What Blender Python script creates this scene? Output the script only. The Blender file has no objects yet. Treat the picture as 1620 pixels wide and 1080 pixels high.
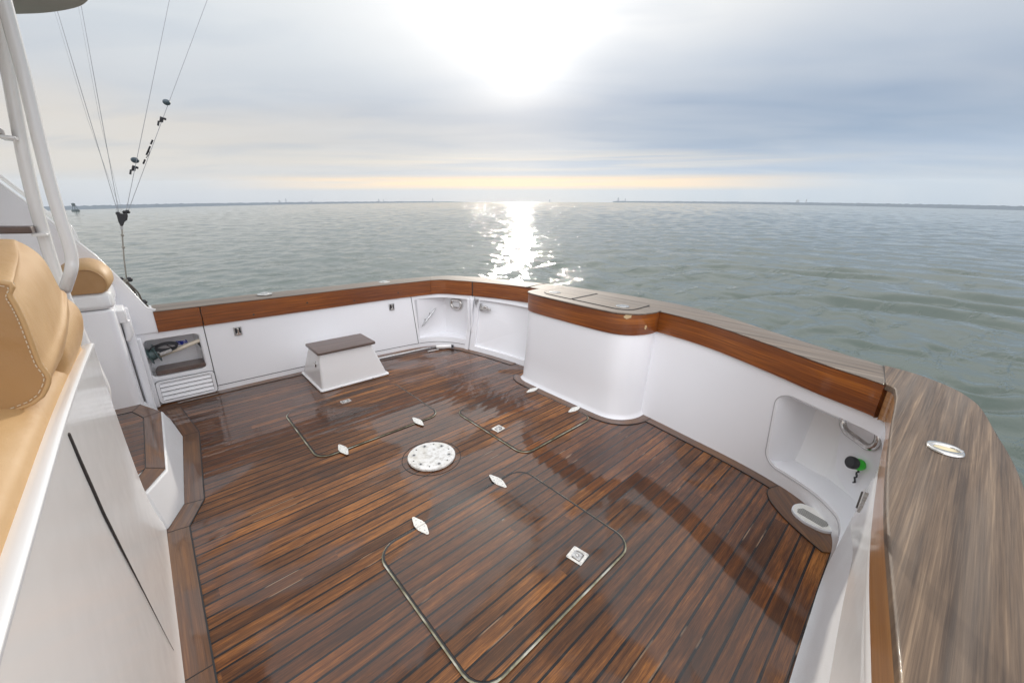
import bpy, bmesh, math, random
import numpy as np
from mathutils import Vector, Matrix, noise as mnoise
random.seed(7); rng = np.random.default_rng(7)
SC = bpy.context.scene; COL = SC.collection
R = math.radians

# ------------------------------------------------------------------ camera
M = np.array([[0.7313808741524, -0.6816539210939, 0.0207352063215],
              [-0.2000966112842, -0.2435619519218, -0.9490199796256],
              [0.6519534976334, 0.6899460177676, -0.3145331929864]])   # right, down, forward
F, H = 617.19, 1.6
cd = bpy.data.cameras.new('camera'); cam = bpy.data.objects.new('camera', cd); COL.objects.link(cam)
cd.sensor_width = 36; cd.lens = F / 1620 * 36; cd.clip_start = .02; cd.clip_end = 4000
mw = Matrix.Identity(4)
for i in range(3):
    mw[i][0] = M[0][i]; mw[i][1] = -M[1][i]; mw[i][2] = -M[2][i]
mw[2][3] = H
cam.matrix_world = mw
SC.camera = cam
# frame of the sea: the boat trims bow-up, so the deck plane (z=0) leans against it
UP = Vector((-.05546, -.02703, .99809)).normalized()
SUN = Vector((.6589, .6875, .3053)).normalized()
AZ0 = (SUN - UP * SUN.dot(UP)).normalized(); AZ1 = UP.cross(AZ0)
DIP = 2.0                                        # degrees from eye level down to the sea line
CAMH = 2.15; PR = 2 * CAMH / math.tan(math.radians(DIP)) ** 2
CEN = Vector((0, 0, H)) - UP * (CAMH + PR)
def sea(az, dist, h=0.0):
    """point at azimuth (deg, left of the sun), distance along the surface, height over water"""
    t = dist / PR
    d = AZ0 * math.cos(R(az)) + AZ1 * math.sin(R(az))
    return CEN + (UP * math.cos(t) + d * math.sin(t)) * (PR + h)
def azel(px, py):
    d = ray(px, py); d = Vector(d).normalized()
    return math.degrees(math.atan2(d.dot(AZ1), d.dot(AZ0))), math.degrees(math.asin(d.dot(UP)))

# ------------------------------------------------------------------ nodes
class NT:
    def __init__(s, tree): s.t = tree; s.n = tree.nodes; s.l = tree.links
    def new(s, typ, **kw):
        n = s.n.new(typ)
        for k, v in kw.items(): setattr(n, k, v)
        return n
    def put(s, sock, v):
        if isinstance(v, bpy.types.NodeSocket): s.l.new(v, sock)
        elif v is not None:
            if isinstance(v, (tuple, list)) and len(v) == 3 and sock.type == 'RGBA': v = (*v, 1)
            sock.default_value = v
    def m(s, op, a, b=None, c=None, clamp=False):
        n = s.new('ShaderNodeMath', operation=op, use_clamp=clamp)
        for i, v in enumerate((a, b, c)): s.put(n.inputs[i], v)
        return n.outputs[0]
    def vm(s, op, a, b=None, sc=None):
        n = s.new('ShaderNodeVectorMath', operation=op); s.put(n.inputs[0], a); s.put(n.inputs[1], b)
        if sc is not None: s.put(n.inputs[3], sc)
        return n.outputs['Value'] if op in ('DOT_PRODUCT', 'LENGTH') else n.outputs[0]
    def mix(s, f, a, b, mode='MIX'):
        n = s.new('ShaderNodeMix', data_type='RGBA', blend_type=mode)
        s.put(n.inputs[0], f); s.put(n.inputs[6], a); s.put(n.inputs[7], b); return n.outputs[2]
    def fmix(s, f, a, b):
        n = s.new('ShaderNodeMix', data_type='FLOAT'); s.put(n.inputs[0], f); s.put(n.inputs[2], a); s.put(n.inputs[3], b); return n.outputs[0]
    def rng(s, v, a, b, c=0., d=1., smooth=False):
        n = s.new('ShaderNodeMapRange', clamp=True)
        if smooth: n.interpolation_type = 'SMOOTHSTEP'
        for i, x in enumerate((v, a, b, c, d)): s.put(n.inputs[i], x)
        return n.outputs[0]
    def noise(s, vec, scale=1, detail=4, rough=.5, dist=0, dim='3D', w=None):
        n = s.new('ShaderNodeTexNoise', noise_dimensions=dim)
        if vec is not None: s.put(n.inputs['Vector'], vec)
        if w is not None: s.put(n.inputs['W'], w)
        s.put(n.inputs['Scale'], scale); n.inputs['Detail'].default_value = detail
        n.inputs['Roughness'].default_value = rough; n.inputs['Distortion'].default_value = dist
        return n.outputs['Fac']
    def ramp(s, f, stops):
        n = s.new('ShaderNodeValToRGB'); s.put(n.inputs[0], f); e = n.color_ramp.elements
        while len(e) < len(stops): e.new(.5)
        for i, (p, c) in enumerate(stops): e[i].position = p; e[i].color = (*c, 1)
        return n.outputs[0]
    def comb(s, x, y, z=0.):
        n = s.new('ShaderNodeCombineXYZ')
        for i, v in enumerate((x, y, z)): s.put(n.inputs[i], v)
        return n.outputs[0]
    def sep(s, v):
        n = s.new('ShaderNodeSeparateXYZ'); s.put(n.inputs[0], v); return n.outputs

# ------------------------------------------------------------------ world
W = bpy.data.worlds.new("World"); SC.world = W; W.use_nodes = True
t = NT(W.node_tree); bg = t.n['Background']
gen = t.new('ShaderNodeTexCoord').outputs['Generated']
dirv = t.vm('NORMALIZE', gen)
du = t.vm('DOT_PRODUCT', dirv, tuple(UP)); da = t.vm('DOT_PRODUCT', dirv, tuple(AZ0)); db = t.vm('DOT_PRODUCT', dirv, tuple(AZ1))
el = t.m('ADD', t.m('MULTIPLY', t.m('ARCSINE', du), 57.2958), DIP)      # measured from the visible sea line
az = t.m('MULTIPLY', t.m('ARCTAN2', db, da), 57.2958)
aaz = t.m('ABSOLUTE', az)
# slow warp that keeps layers from being ruled lines
wp = t.noise(t.comb(t.m('MULTIPLY', az, .03), t.m('MULTIPLY', el, .07)), 1.0, 3, .5)
elw = t.m('ADD', el, t.m('MULTIPLY', t.m('SUBTRACT', wp, .5), t.rng(el, 0, 12, .8, 9)))
elw = t.m('ADD', elw, t.m('MULTIPLY', az, .015))
f = t.m('DIVIDE', elw, 60., clamp=True)
side = t.rng(az, -22, 52, 1, 0, True)            # 1 = right of the sun
colL = t.ramp(f, [(0, (.52, .57, .66)), (.03, (.60, .61, .65)), (.08, (.76, .71, .65)), (.15, (.76, .71, .65)), (.20, (.62, .65, .69)), (.28, (.72, .76, .79)), (.42, (.84, .89, .93)), (1, (.86, .90, .94))])
colR = t.ramp(f, [(0, (.47, .57, .69)), (.03, (.52, .60, .70)), (.07, (.42, .53, .69)), (.12, (.32, .42, .57)), (.18, (.33, .42, .56)), (.24, (.50, .57, .67)), (.32, (.80, .82, .84)), (.45, (.90, .91, .92)), (1, (.88, .90, .92))])
base = t.mix(side, colL, colR)
# streaky cloud detail, projected on a flat layer
den = t.m('ADD', t.m('MAXIMUM', du, 0.), .10)
px = t.m('DIVIDE', db, den); py = t.m('DIVIDE', da, den)
cl = t.noise(t.comb(t.m('MULTIPLY', px, .55), t.m('MULTIPLY', py, 1.3)), 1.0, 3, .5, .35)
base = t.mix(t.rng(cl, .36, .72, 0, .30), base, (.76, .765, .77))
cl2 = t.noise(t.comb(t.m('ADD', px, 7.), t.m('MULTIPLY', py, 1.9)), .7, 3, .5, .6)
base = t.mix(t.m('MULTIPLY', t.rng(cl2, .48, .75, 0, .30), t.rng(el, 1, 6)), base, (.36, .45, .58))
# warm slits close to the horizon under the sun
sl = t.noise(t.comb(t.m('MULTIPLY', az, .028), t.m('MULTIPLY', el, .9)), 1.3, 4, .5, .2)
band = t.m('MULTIPLY', t.rng(el, 1.4, 2.2, 0, 1, True), t.rng(el, 2.7, 3.6, 1, 0, True))
band = t.m('MULTIPLY', band, t.rng(aaz, 16, 42, 1, 0, True))
base = t.mix(t.m('MULTIPLY', band, t.rng(sl, .30, .5, .35, 1)), base, (1.20, .82, .42))
band2 = t.m('MULTIPLY', t.rng(el, 3.6, 4.6, 0, 1, True), t.rng(el, 5.0, 7.0, 1, 0, True))
band2 = t.m('MULTIPLY', band2, t.rng(aaz, 15, 50, 1, 0, True))
base = t.mix(t.m('MULTIPLY', band2, t.rng(sl, .40, .60, .0, .7)), base, (.80, .74, .66))
# glow of the veiled sun
ca = t.vm('DOT_PRODUCT', dirv, tuple(SUN))
ang = t.m('MULTIPLY', t.m('ARCCOSINE', t.m('MINIMUM', ca, 1.)), 57.2958)
ex = t.m('DIVIDE', aaz, t.rng(el, 12, 45, 8, 42))
g1 = t.m('MULTIPLY', t.m('EXPONENT', t.m('MULTIPLY', t.m('POWER', ex, 2), -1.)), t.m('MULTIPLY', t.rng(el, 12, 35, 0, .50, True), t.rng(el, 45, 80, 1, 0, True)))
g2 = t.m('MULTIPLY', t.m('EXPONENT', t.m('DIVIDE', ang, -4.2)), 1.0)
g3 = t.m('MULTIPLY', t.m('EXPONENT', t.m('DIVIDE', ang, -20.)), .20)
gl = t.m('MULTIPLY', t.m('ADD', g1, t.m('ADD', g2, g3)), t.rng(cl2, .35, .7, 1.1, .85))
gl = t.m('MULTIPLY', gl, t.rng(el, 6, 20, .12, 1, True))
base = t.mix(1.0, base, t.mix(1.0, (1., .96, .90), t.comb(gl, gl, gl), 'MULTIPLY'), 'ADD')
# unseen extra sky brightness, added overhead and behind the camera to lift the walls
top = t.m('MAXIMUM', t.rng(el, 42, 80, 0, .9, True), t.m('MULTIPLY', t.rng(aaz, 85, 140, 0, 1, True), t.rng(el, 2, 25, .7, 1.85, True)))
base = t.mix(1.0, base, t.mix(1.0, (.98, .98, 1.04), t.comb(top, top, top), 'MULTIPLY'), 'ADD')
base = t.mix(t.rng(el, -3, -.5, 1, 0), base, (.20, .25, .25))
sky = t.new('ShaderNodeTexSky', sky_type='NISHITA'); sky.sun_disc = False
sky.sun_elevation = math.asin(SUN.z); sky.sun_rotation = math.atan2(SUN.x, SUN.y)
skys = t.vm('SCALE', sky.outputs[0], sc=.10)
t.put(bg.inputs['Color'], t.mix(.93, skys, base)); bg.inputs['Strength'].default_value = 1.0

sd = bpy.data.lights.new('sun', 'SUN'); sd.energy = 2.0; sd.angle = R(1.7); sd.color = (1, .93, .82)
so = bpy.data.objects.new('sun', sd); COL.objects.link(so); so.rotation_euler = SUN.to_track_quat('Z', 'Y').to_euler()
SC.view_settings.view_transform = 'Standard'; SC.view_settings.look = 'None'
SC.view_settings.exposure = 0.0; SC.view_settings.gamma = 1
SC.cycles.max_bounces = 8; SC.cycles.glossy_bounces = 4; SC.cycles.diffuse_bounces = 4
SC.cycles.sample_clamp_indirect = 6; SC.cycles.use_denoising = True
SC.cycles.caustics_reflective = False; SC.cycles.caustics_refractive = False

# ------------------------------------------------------------------ helpers
def ray(x, y): return M.T @ np.array([(x - 810) / F, (y - 540) / F, 1.])
def onz(x, y, z=0.):
    d = ray(x, y); k = (z - H) / d[2]; return Vector((d[0] * k, d[1] * k, z))
def ony(x, y, Y):
    d = ray(x, y); k = Y / d[1]; return Vector((d[0] * k, Y, H + d[2] * k))
def tag(o, label=None, cat=None, group=None, kind=None):
    if label: o['label'] = label
    if cat: o['category'] = cat
    if group: o['group'] = group
    if kind: o['kind'] = kind
    return o
def thing(name, label, cat, loc=(0, 0, 0), group=None):
    o = bpy.data.objects.new(name, None); o.empty_display_size = .1; COL.objects.link(o); o.location = loc
    return tag(o, label, cat, group)
def link(name, verts, faces, mat, parent=None, uv=None, smooth=False, bevel=0, solid=0, sub=0, segs=2, auto=None):
    me = bpy.data.meshes.new(name); me.from_pydata([tuple(v) for v in verts], [], faces)
    bm = bmesh.new(); bm.from_mesh(me)
    if uv is not None:
        ul = bm.loops.layers.uv.new('UVMap')
        bm.verts.ensure_lookup_table()
        for fc in bm.faces:
            for lp in fc.loops:
                lp[ul].uv = uv[lp.vert.index] if not callable(uv) else uv(lp.vert.co)
    bm.to_mesh(me); bm.free()
    if mat: me.materials.append(mat)
    if smooth:
        me.polygons.foreach_set('use_smooth', [True] * len(me.polygons))
    o = bpy.data.objects.new(name, me); COL.objects.link(o)
    if parent: o.parent = parent; o.location = -Vector(parent.location)
    if solid:
        s = o.modifiers.new('s', 'SOLIDIFY'); s.thickness = abs(solid); s.offset = -1 if solid > 0 else 1
    if bevel:
        b = o.modifiers.new('b', 'BEVEL'); b.width = bevel; b.segments = segs; b.limit_method = 'ANGLE'; b.angle_limit = R(40)
        b.harden_normals = False
        me.polygons.foreach_set('use_smooth', [True] * len(me.polygons))
        if hasattr(me, 'set_sharp_from_angle'): me.set_sharp_from_angle(angle=R(45))
    if auto: 
        me.polygons.foreach_set('use_smooth', [True] * len(me.polygons)); me.set_sharp_from_angle(angle=R(auto))
    if sub:
        b = o.modifiers.new('u', 'SUBSURF'); b.levels = sub; b.render_levels = sub
    return o
class MB:
    """collects shapes into one mesh"""
    def __init__(s): s.v = []; s.f = []
    def add(s, v, f):
        k = len(s.v); s.v += [Vector(a) for a in v]; s.f += [tuple(i + k for i in q) for q in f]; return s
    def box(s, c, d, rot=None):
        c = Vector(c); q = []
        for x in (-1, 1):
            for y in (-1, 1):
                for z in (-1, 1):
                    p = Vector((x * d[0] / 2, y * d[1] / 2, z * d[2] / 2))
                    if rot is not None: p = rot @ p
                    q.append(c + p)
        return s.add(q, [(0, 1, 3, 2), (4, 6, 7, 5), (0, 4, 5, 1), (2, 3, 7, 6), (0, 2, 6, 4), (1, 5, 7, 3)])
    def tube(s, pts, r, n=10, cap=True, closed=False):
        pts = [Vector(p) for p in pts]; v = []; fs = []; N = len(pts); up = None
        for i, p in enumerate(pts):
            a = pts[(i - 1) % N] if (i or closed) else p; b = pts[(i + 1) % N] if (i < N - 1 or closed) else p
            d = (b - a).normalized()
            if up is None: up = d.orthogonal().normalized()
            up = (up - d * up.dot(d)).normalized(); sd_ = d.cross(up)
            rr = r[i] if isinstance(r, (list, tuple)) else r
            for k in range(n):
                an = 2 * math.pi * k / n; v.append(p + (up * math.cos(an) + sd_ * math.sin(an)) * rr)
        L = N if closed else N - 1
        for i in range(L):
            for k in range(n):
                j = (i + 1) % N
                fs.append((i * n + k, i * n + (k + 1) % n, j * n + (k + 1) % n, j * n + k))
        if cap and not closed: fs += [tuple(range(n))[::-1], tuple(range((N - 1) * n, N * n))]
        return s.add(v, fs)
    def prism(s, out, z0, z1, axis=2, inset=0):
        """outline [(a,b)] in the plane normal to axis, extruded between z0 and z1"""
        def P(a, b, c): return {2: (a, b, c), 1: (a, c, b), 0: (c, a, b)}[axis]
        n = len(out); v = [P(a, b, z0) for a, b in out] + [P(a, b, z1) for a, b in out]
        return s.add(v, [tuple(range(n))[::-1], tuple(range(n, 2 * n))] + [(i, (i + 1) % n, n + (i + 1) % n, n + i) for i in range(n)])
    def lathe(s, prof, c=(0, 0, 0), n=32, rot=None):
        c = Vector(c); v = []; fs = []
        for r_, z in prof:
            for k in range(n):
                a = 2 * math.pi * k / n; p = Vector((r_ * math.cos(a), r_ * math.sin(a), z))
                if rot is not None: p = rot @ p
                v.append(c + p)
        m_ = len(prof)
        for i in range(m_ - 1):
            for k in range(n): fs.append((i * n + k, i * n + (k + 1) % n, (i + 1) * n + (k + 1) % n, (i + 1) * n + k))
        fs += [tuple(range(n))[::-1], tuple(range((m_ - 1) * n, m_ * n))]
        return s.add(v, fs)
    def sphere(s, c, r, n=12, m_=8, sc=(1, 1, 1)):
        c = Vector(c); v = []; fs = []
        for i in range(1, m_):
            th = math.pi * i / m_
            for k in range(n):
                a = 2 * math.pi * k / n
                v.append(c + Vector((math.sin(th) * math.cos(a) * sc[0], math.sin(th) * math.sin(a) * sc[1], math.cos(th) * sc[2])) * r)
        for i in range(m_ - 2):
            for k in range(n): fs.append((i * n + k, (i + 1) * n + k, (i + 1) * n + (k + 1) % n, i * n + (k + 1) % n))
        fs += [tuple(range(n)), tuple(range((m_ - 2) * n, (m_ - 1) * n))[::-1]]
        return s.add(v, fs)
    def build(s, name, mat, parent=None, **kw): return link(name, s.v, s.f, mat, parent, **kw)
def cr(pts, n=8, closed=False):
    """Catmull-Rom through points of any dimension"""
    P = [np.array(p, float) for p in pts]; out = []; N = len(P)
    for i in range(N if closed else N - 1):
        p0 = P[(i - 1) % N] if (i or closed) else 2 * P[0] - P[1]; p1 = P[i]; p2 = P[(i + 1) % N]
        p3 = P[(i + 2) % N] if (i < N - 2 or closed) else 2 * p2 - p1
        for k in range(n):
            q = k / n
            out.append(.5 * (2 * p1 + (p2 - p0) * q + (2 * p0 - 5 * p1 + 4 * p2 - p3) * q * q + (3 * p1 - p0 - 3 * p2 + p3) * q ** 3))
    if not closed: out.append(P[-1])
    return out
def rrect(x0, y0, x1, y1, r, n=6):
    o = []
    for cx, cy, a in ((x1 - r, y1 - r, 0), (x0 + r, y1 - r, 90), (x0 + r, y0 + r, 180), (x1 - r, y0 + r, 270)):
        for k in range(n + 1):
            b = R(a + 90 * k / n); o.append((cx + r * math.cos(b), cy + r * math.sin(b)))
    return o
def roundpoly(pts, r, n=6):
    """polygon with each corner rounded by distance r (number or list)"""
    o = []; N = len(pts)
    for i in range(N):
        p = Vector(pts[i]).to_2d(); a = (Vector(pts[i - 1]).to_2d() - p); b = (Vector(pts[(i + 1) % N]).to_2d() - p)
        rr = r[i] if isinstance(r, (list, tuple)) else r
        rr = min(rr, a.length * .49, b.length * .49)
        a = p + a.normalized() * rr; b = p + b.normalized() * rr
        for k in range(n + 1):
            q = k / n; o.append(tuple((1 - q) ** 2 * a + 2 * q * (1 - q) * p + q * q * b))
    return o

# ------------------------------------------------------------------ materials
def mat(name, fn=None, color=(.5, .5, .5), rough=.5, metal=0, coat=0, coatr=.05, spec=.5):
    m = bpy.data.materials.new(name); m.use_nodes = True; t = NT(m.node_tree); b = t.n['Principled BSDF']
    b.inputs['Base Color'].default_value = (*color, 1); b.inputs['Roughness'].default_value = rough
    b.inputs['Metallic'].default_value = metal; b.inputs['Coat Weight'].default_value = coat
    b.inputs['Coat Roughness'].default_value = coatr; b.inputs['Specular IOR Level'].default_value = spec
    if fn: fn(t, b)
    return m
def bump(t, b, h, strength=.3, dist=.01, to='Normal', prev=None):
    n = t.new('ShaderNodeBump'); t.put(n.inputs['Height'], h); n.inputs['Strength'].default_value = strength; n.inputs['Distance'].default_value = dist
    if prev is not None: t.put(n.inputs['Normal'], prev)
    if b is not None: t.put(b.inputs[to], n.outputs[0])
    return n.outputs[0]
def objco(t): return t.new('ShaderNodeTexCoord').outputs['Object']
def uvco(t): return t.new('ShaderNodeUVMap').outputs[0]

def gelcoat(color=(.86, .86, .88), rough=.22, dirt=.10, nonskid=False):
    def fn(t, b):
        co = objco(t)
        n1 = t.noise(co, 1.6, 5, .6); n2 = t.noise(co, 14, 5, .65)
        c = t.mix(t.rng(n1, .35, .75, 0, .25 * dirt), color, (color[0] * .86, color[1] * .85, color[2] * .80))
        c = t.mix(t.rng(n2, .56, .8, 0, .30 * dirt), c, (color[0] * .75, color[1] * .72, color[2] * .66))
        # runs and specks
        s = t.sep(co); dr = t.noise(t.comb(t.m('MULTIPLY', s[0], 22), t.m('MULTIPLY', s[1], 22), t.m('MULTIPLY', s[2], 1.2)), 1, 3, .5)
        c = t.mix(t.rng(dr, .60, .78, 0, .22 * dirt), c, (color[0] * .8, color[1] * .78, color[2] * .72))
        t.put(b.inputs['Base Color'], c)
        t.put(b.inputs['Roughness'], t.rng(n2, .3, .7, rough * .92, rough * 1.12))
        if nonskid: bump(t, b, t.noise(co, 220, 2, .6), .55, .004)
        else: bump(t, b, t.noise(co, 4, 2, .5), .04, .02)
    return fn
GEL = mat('white_gelcoat', gelcoat(), coat=.25)
GELW = mat('glossy_white_gelcoat', gelcoat((.86, .86, .86), .2, .08), coat=.35, coatr=.06)
GELN = mat('white_nonskid', gelcoat((.74, .745, .76), .45, .6, True))
CHALK = mat('weathered_white_metal', gelcoat((.80, .79, .74), .5, 1.2), rough=.5)
WPAINT = mat('white_painted_tube', gelcoat((.86, .85, .83), .16, .2), coat=.4)
def seamfn(t, b):
    t.put(b.inputs['Base Color'], t.mix(t.noise(objco(t), 60, 3), (.015, .014, .016), (.06, .05, .045)))
SEAM = mat('dark_seam', seamfn, rough=.6)
RUB = mat('black_rubber', lambda t, b: t.put(b.inputs['Base Color'], t.mix(t.noise(objco(t), 40, 3), (.012, .012, .014), (.03, .03, .035))), rough=.45)
def metfn(c, r):
    def fn(t, b):
        n = t.noise(objco(t), 45, 4, .6)
        t.put(b.inputs['Base Color'], t.mix(t.rng(n, .4, .7), c, tuple(x * .7 for x in c)))
        t.put(b.inputs['Roughness'], t.rng(n, .3, .7, r * .6, r * 1.7))
    return fn
STEEL = mat('polished_steel', metfn((.72, .70, .67), .14), metal=1)
STEELD = mat('brushed_steel', metfn((.60, .60, .60), .35), metal=1)
def gaskfn(t, b):
    n = t.noise(objco(t), 9, 4, .6)
    t.put(b.inputs['Base Color'], t.ramp(n, [(.35, (.10, .09, .05)), (.5, (.30, .28, .18)), (.65, (.55, .54, .46))]))
GASK = mat('hatch_gutter', gaskfn, rough=.35)
def leather(c):
    def fn(t, b):
        co = objco(t)
        n = t.noise(co, 5, 4, .55); n2 = t.noise(co, 90, 3, .6); n3 = t.noise(co, 22, 4, .6)
        k = t.mix(t.rng(n, .35, .7), c, (c[0] * .90, c[1] * .85, c[2] * .78))
        k = t.mix(t.rng(n3, .60, .74, 0, .22), k, (c[0] * 1.15, c[1] * 1.15, c[2] * 1.15))
        t.put(b.inputs['Base Color'], k)
        nb = bump(t, None, n2, .22, .002); bump(t, b, t.noise(co, 5, 3, .5, .9), .28, .03, prev=nb)
    return fn
TAN = mat('tan_vinyl', leather((.56, .355, .165)), rough=.52)
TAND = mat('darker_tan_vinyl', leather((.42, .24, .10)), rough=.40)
THREAD = mat('pale_thread', color=(.62, .52, .38), rough=.7)

PITCH = .067
def teak(dark, light, grey, planks=False, rough=.35, coat=.6, coatr=.10, greyamt=.4, wet=True, gscale=1., depth=.5, seamlight=.3):
    def fn(t, b):
        s = t.sep(uvco(t)); u, v = s[0], s[1]
        if planks:
            vv = t.m('DIVIDE', v, PITCH); pid = t.m('FLOOR', vv)
            wn = t.new('ShaderNodeTexWhiteNoise', noise_dimensions='1D'); t.put(wn.inputs['W'], pid)
            uo = t.m('ADD', t.m('DIVIDE', u, 5.2), t.m('MULTIPLY', wn.outputs['Value'], 7.0)); sid = t.m('FLOOR', uo)
            wn2 = t.new('ShaderNodeTexWhiteNoise', noise_dimensions='2D'); t.put(wn2.inputs['Vector'], t.comb(pid, sid))
            rnd = wn2.outputs['Value']
            fr = t.m('FRACT', vv)
            wob = t.m('MULTIPLY', t.m('SUBTRACT', t.noise(t.comb(t.m('MULTIPLY', u, 3.), pid), 1, 3, .6), .5), .05)
            e = t.m('ABSOLUTE', t.m('SUBTRACT', t.m('ADD', fr, wob), .5)); edge = t.m('SUBTRACT', .5, e)
            wid = t.m('ADD', .058, t.m('MULTIPLY', t.noise(t.comb(t.m('MULTIPLY', u, 1.4), t.m('MULTIPLY', pid, 3.3)), 1, 2), .035))
            seam = t.m('LESS_THAN', edge, wid)
            wn3 = t.new('ShaderNodeTexWhiteNoise', noise_dimensions='1D'); t.put(wn3.inputs['W'], t.m('ADD', pid, 31.7))
            fe = t.m('FRACT', uo); ee = t.m('SUBTRACT', .5, t.m('ABSOLUTE', t.m('SUBTRACT', fe, .5)))
            butt = 0.0
        else:
            rnd = .5; seam = None; pid = 0.
        gv = t.comb(t.m('MULTIPLY', u, (2.2 if planks else 1.1) * gscale), t.m('MULTIPLY', v, 55. * gscale), t.m('MULTIPLY', rnd, 9.) if planks else 0.)
        g = t.noise(gv, 1, 7, .62, .5 if planks else .12)
        gf = t.noise(t.comb(t.m('MULTIPLY', u, 14. if planks else 3.5), t.m('MULTIPLY', v, 420. if planks else 210.), t.m('MULTIPLY', rnd, 5.) if planks else 1.), 1, 4, .6)
        blot = t.noise(t.comb(u, t.m('MULTIPLY', v, 1.8), 3.), 2.6, 6, .62, .4) if planks else t.noise(t.comb(t.m('MULTIPLY', u, .35), t.m('MULTIPLY', v, 7.), 3.), 2.6, 5, .6, .1)
        k = t.m('ADD', t.m('MULTIPLY', g, .62), t.m('MULTIPLY', gf, .48))
        if planks: k = t.m('ADD', k, t.m('MULTIPLY', t.m('SUBTRACT', rnd, .5), .16))
        k = t.m('ADD', k, t.m('MULTIPLY', t.m('SUBTRACT', blot, .5), .45))
        mid = tuple((a * b_) ** .5 for a, b_ in zip(dark, light))
        c = t.ramp(t.rng(k, .28, .86), [(0, tuple(x * .55 for x in dark)), (.28, dark), (.55, mid), (.85, light), (1, tuple(min(1, x * 1.35) for x in light))])
        bl2 = t.noise(t.comb(t.m('MULTIPLY', u, 1. if planks else .5), t.m('MULTIPLY', v, 3.5 if planks else 9.), 8.), 1.9, 5, .6, .5 if planks else .15)
        gm = t.m('MULTIPLY', t.rng(bl2, .42, .66, 0, 1), greyamt)
        c = t.mix(gm, c, t.mix(g, grey, tuple(x * .6 for x in grey)))
        wetm = t.noise(t.comb(u, t.m('MULTIPLY', v, 1.4), 21.), 1.25, 5, .55, .7)
        wm = t.rng(wetm, .43, .50, 0, 1, True)
        if wet:
            c = t.mix(t.m('MULTIPLY', wm, .6), c, t.mix(1., c, (.50, .36, .22), 'MULTIPLY'))
        if planks:
            stain = t.rng(t.noise(t.comb(t.m('MULTIPLY', u, 1.6), t.m('MULTIPLY', v, 2.), 40.), 1.7, 5, .65, .6), .60, .72, 0, .5)
            c = t.mix(stain, c, t.mix(1., c, (.42, .34, .30), 'MULTIPLY'))
            sc_ = t.mix(t.rng(t.noise(t.comb(t.m('MULTIPLY', u, 2.3), t.m('MULTIPLY', pid, 1.7), 5.), 1, 3, .6), .63, .67), (.008, .007, .008), (.24, .15, .09))
            smm = t.m('MULTIPLY', seam, t.rng(t.noise(t.comb(t.m('MULTIPLY', u, 1.1), t.m('MULTIPLY', pid, 5.1), 9.), 1, 3, .6), .28, .40, .35, 1))
            c = t.mix(smm, c, sc_)
        t.put(b.inputs['Base Color'], c)
        hgt = t.m('ADD', t.m('MULTIPLY', g, .35), t.m('MULTIPLY', gf, .25))
        if planks: hgt = t.m('SUBTRACT', hgt, t.m('MULTIPLY', seam, .9))
        bump(t, b, hgt, depth, .004)
        # a water film that levels the surface where it stands
        ch = t.m('ADD', t.m('MULTIPLY', t.m('MULTIPLY', hgt, t.m('SUBTRACT', 1.12, wm)), .26), t.m('MULTIPLY', t.noise(t.comb(t.m('MULTIPLY', u, 3.), t.m('MULTIPLY', v, 9.)), 1, 3), .22))
        if planks:      # every plank lies at its own slight cant and is a little cupped
            fc = t.m('SUBTRACT', fr, .5)
            ch = t.m('ADD', ch, t.m('ADD', t.m('MULTIPLY', fc, t.m('MULTIPLY', t.m('SUBTRACT', wn3.outputs['Value'], .5), .55)), t.m('MULTIPLY', t.m('MULTIPLY', fc, fc), .45)))
        cn = bump(t, None, ch, .5, .006)
        t.put(b.inputs['Coat Normal'], cn)
        if wet:
            t.put(b.inputs['Coat Weight'], t.fmix(wm, coat * .45, .9)); t.put(b.inputs['Coat Roughness'], t.fmix(wm, coatr * 1.8, .045))
            t.put(b.inputs['Roughness'], t.fmix(wm, rough, rough * .8))
    return fn
DECK = mat('wet_teak_planking', teak((.062, .021, .006), (.40, .155, .036), (.15, .092, .055), True, .45, .46, .09, .18), rough=.4, coat=.8, spec=.22)
BORD = mat('teak_margin_board', teak((.10, .042, .014), (.32, .145, .05), (.12, .075, .05), False, .38, .8, .10, .45), rough=.4, coat=.7)
VARN = mat('varnished_teak', teak((.13, .030, .004), (.50, .165, .020), (.24, .07, .012), False, .32, .5, .08, .35, False, 1.6), rough=.32, coat=.5)
PORTV = mat('pale_varnished_teak', teak((.28, .12, .035), (.52, .27, .09), (.35, .2, .1), False, .3, .5, .08, .3, False), rough=.3, coat=.6)
BARE = mat('weathered_teak', teak((.060, .036, .021), (.30, .205, .125), (.185, .15, .12), False, .55, .12, .25, .40, False, .9, 1.), rough=.55, coat=.1)
BARES = mat('weathered_teak_cap', teak((.078, .058, .042), (.28, .215, .16), (.22, .19, .16), False, .60, .10, .35, .6, False, .7, .9), rough=.6, coat=.1)
TREAD = mat('grey_teak_tread', teak((.07, .04, .03), (.20, .13, .10), (.15, .12, .11), False, .4, .5, .15, .5, False), rough=.4, coat=.4)
CAULK = mat('black_caulk', color=(.012, .011, .012), rough=.45)

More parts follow.
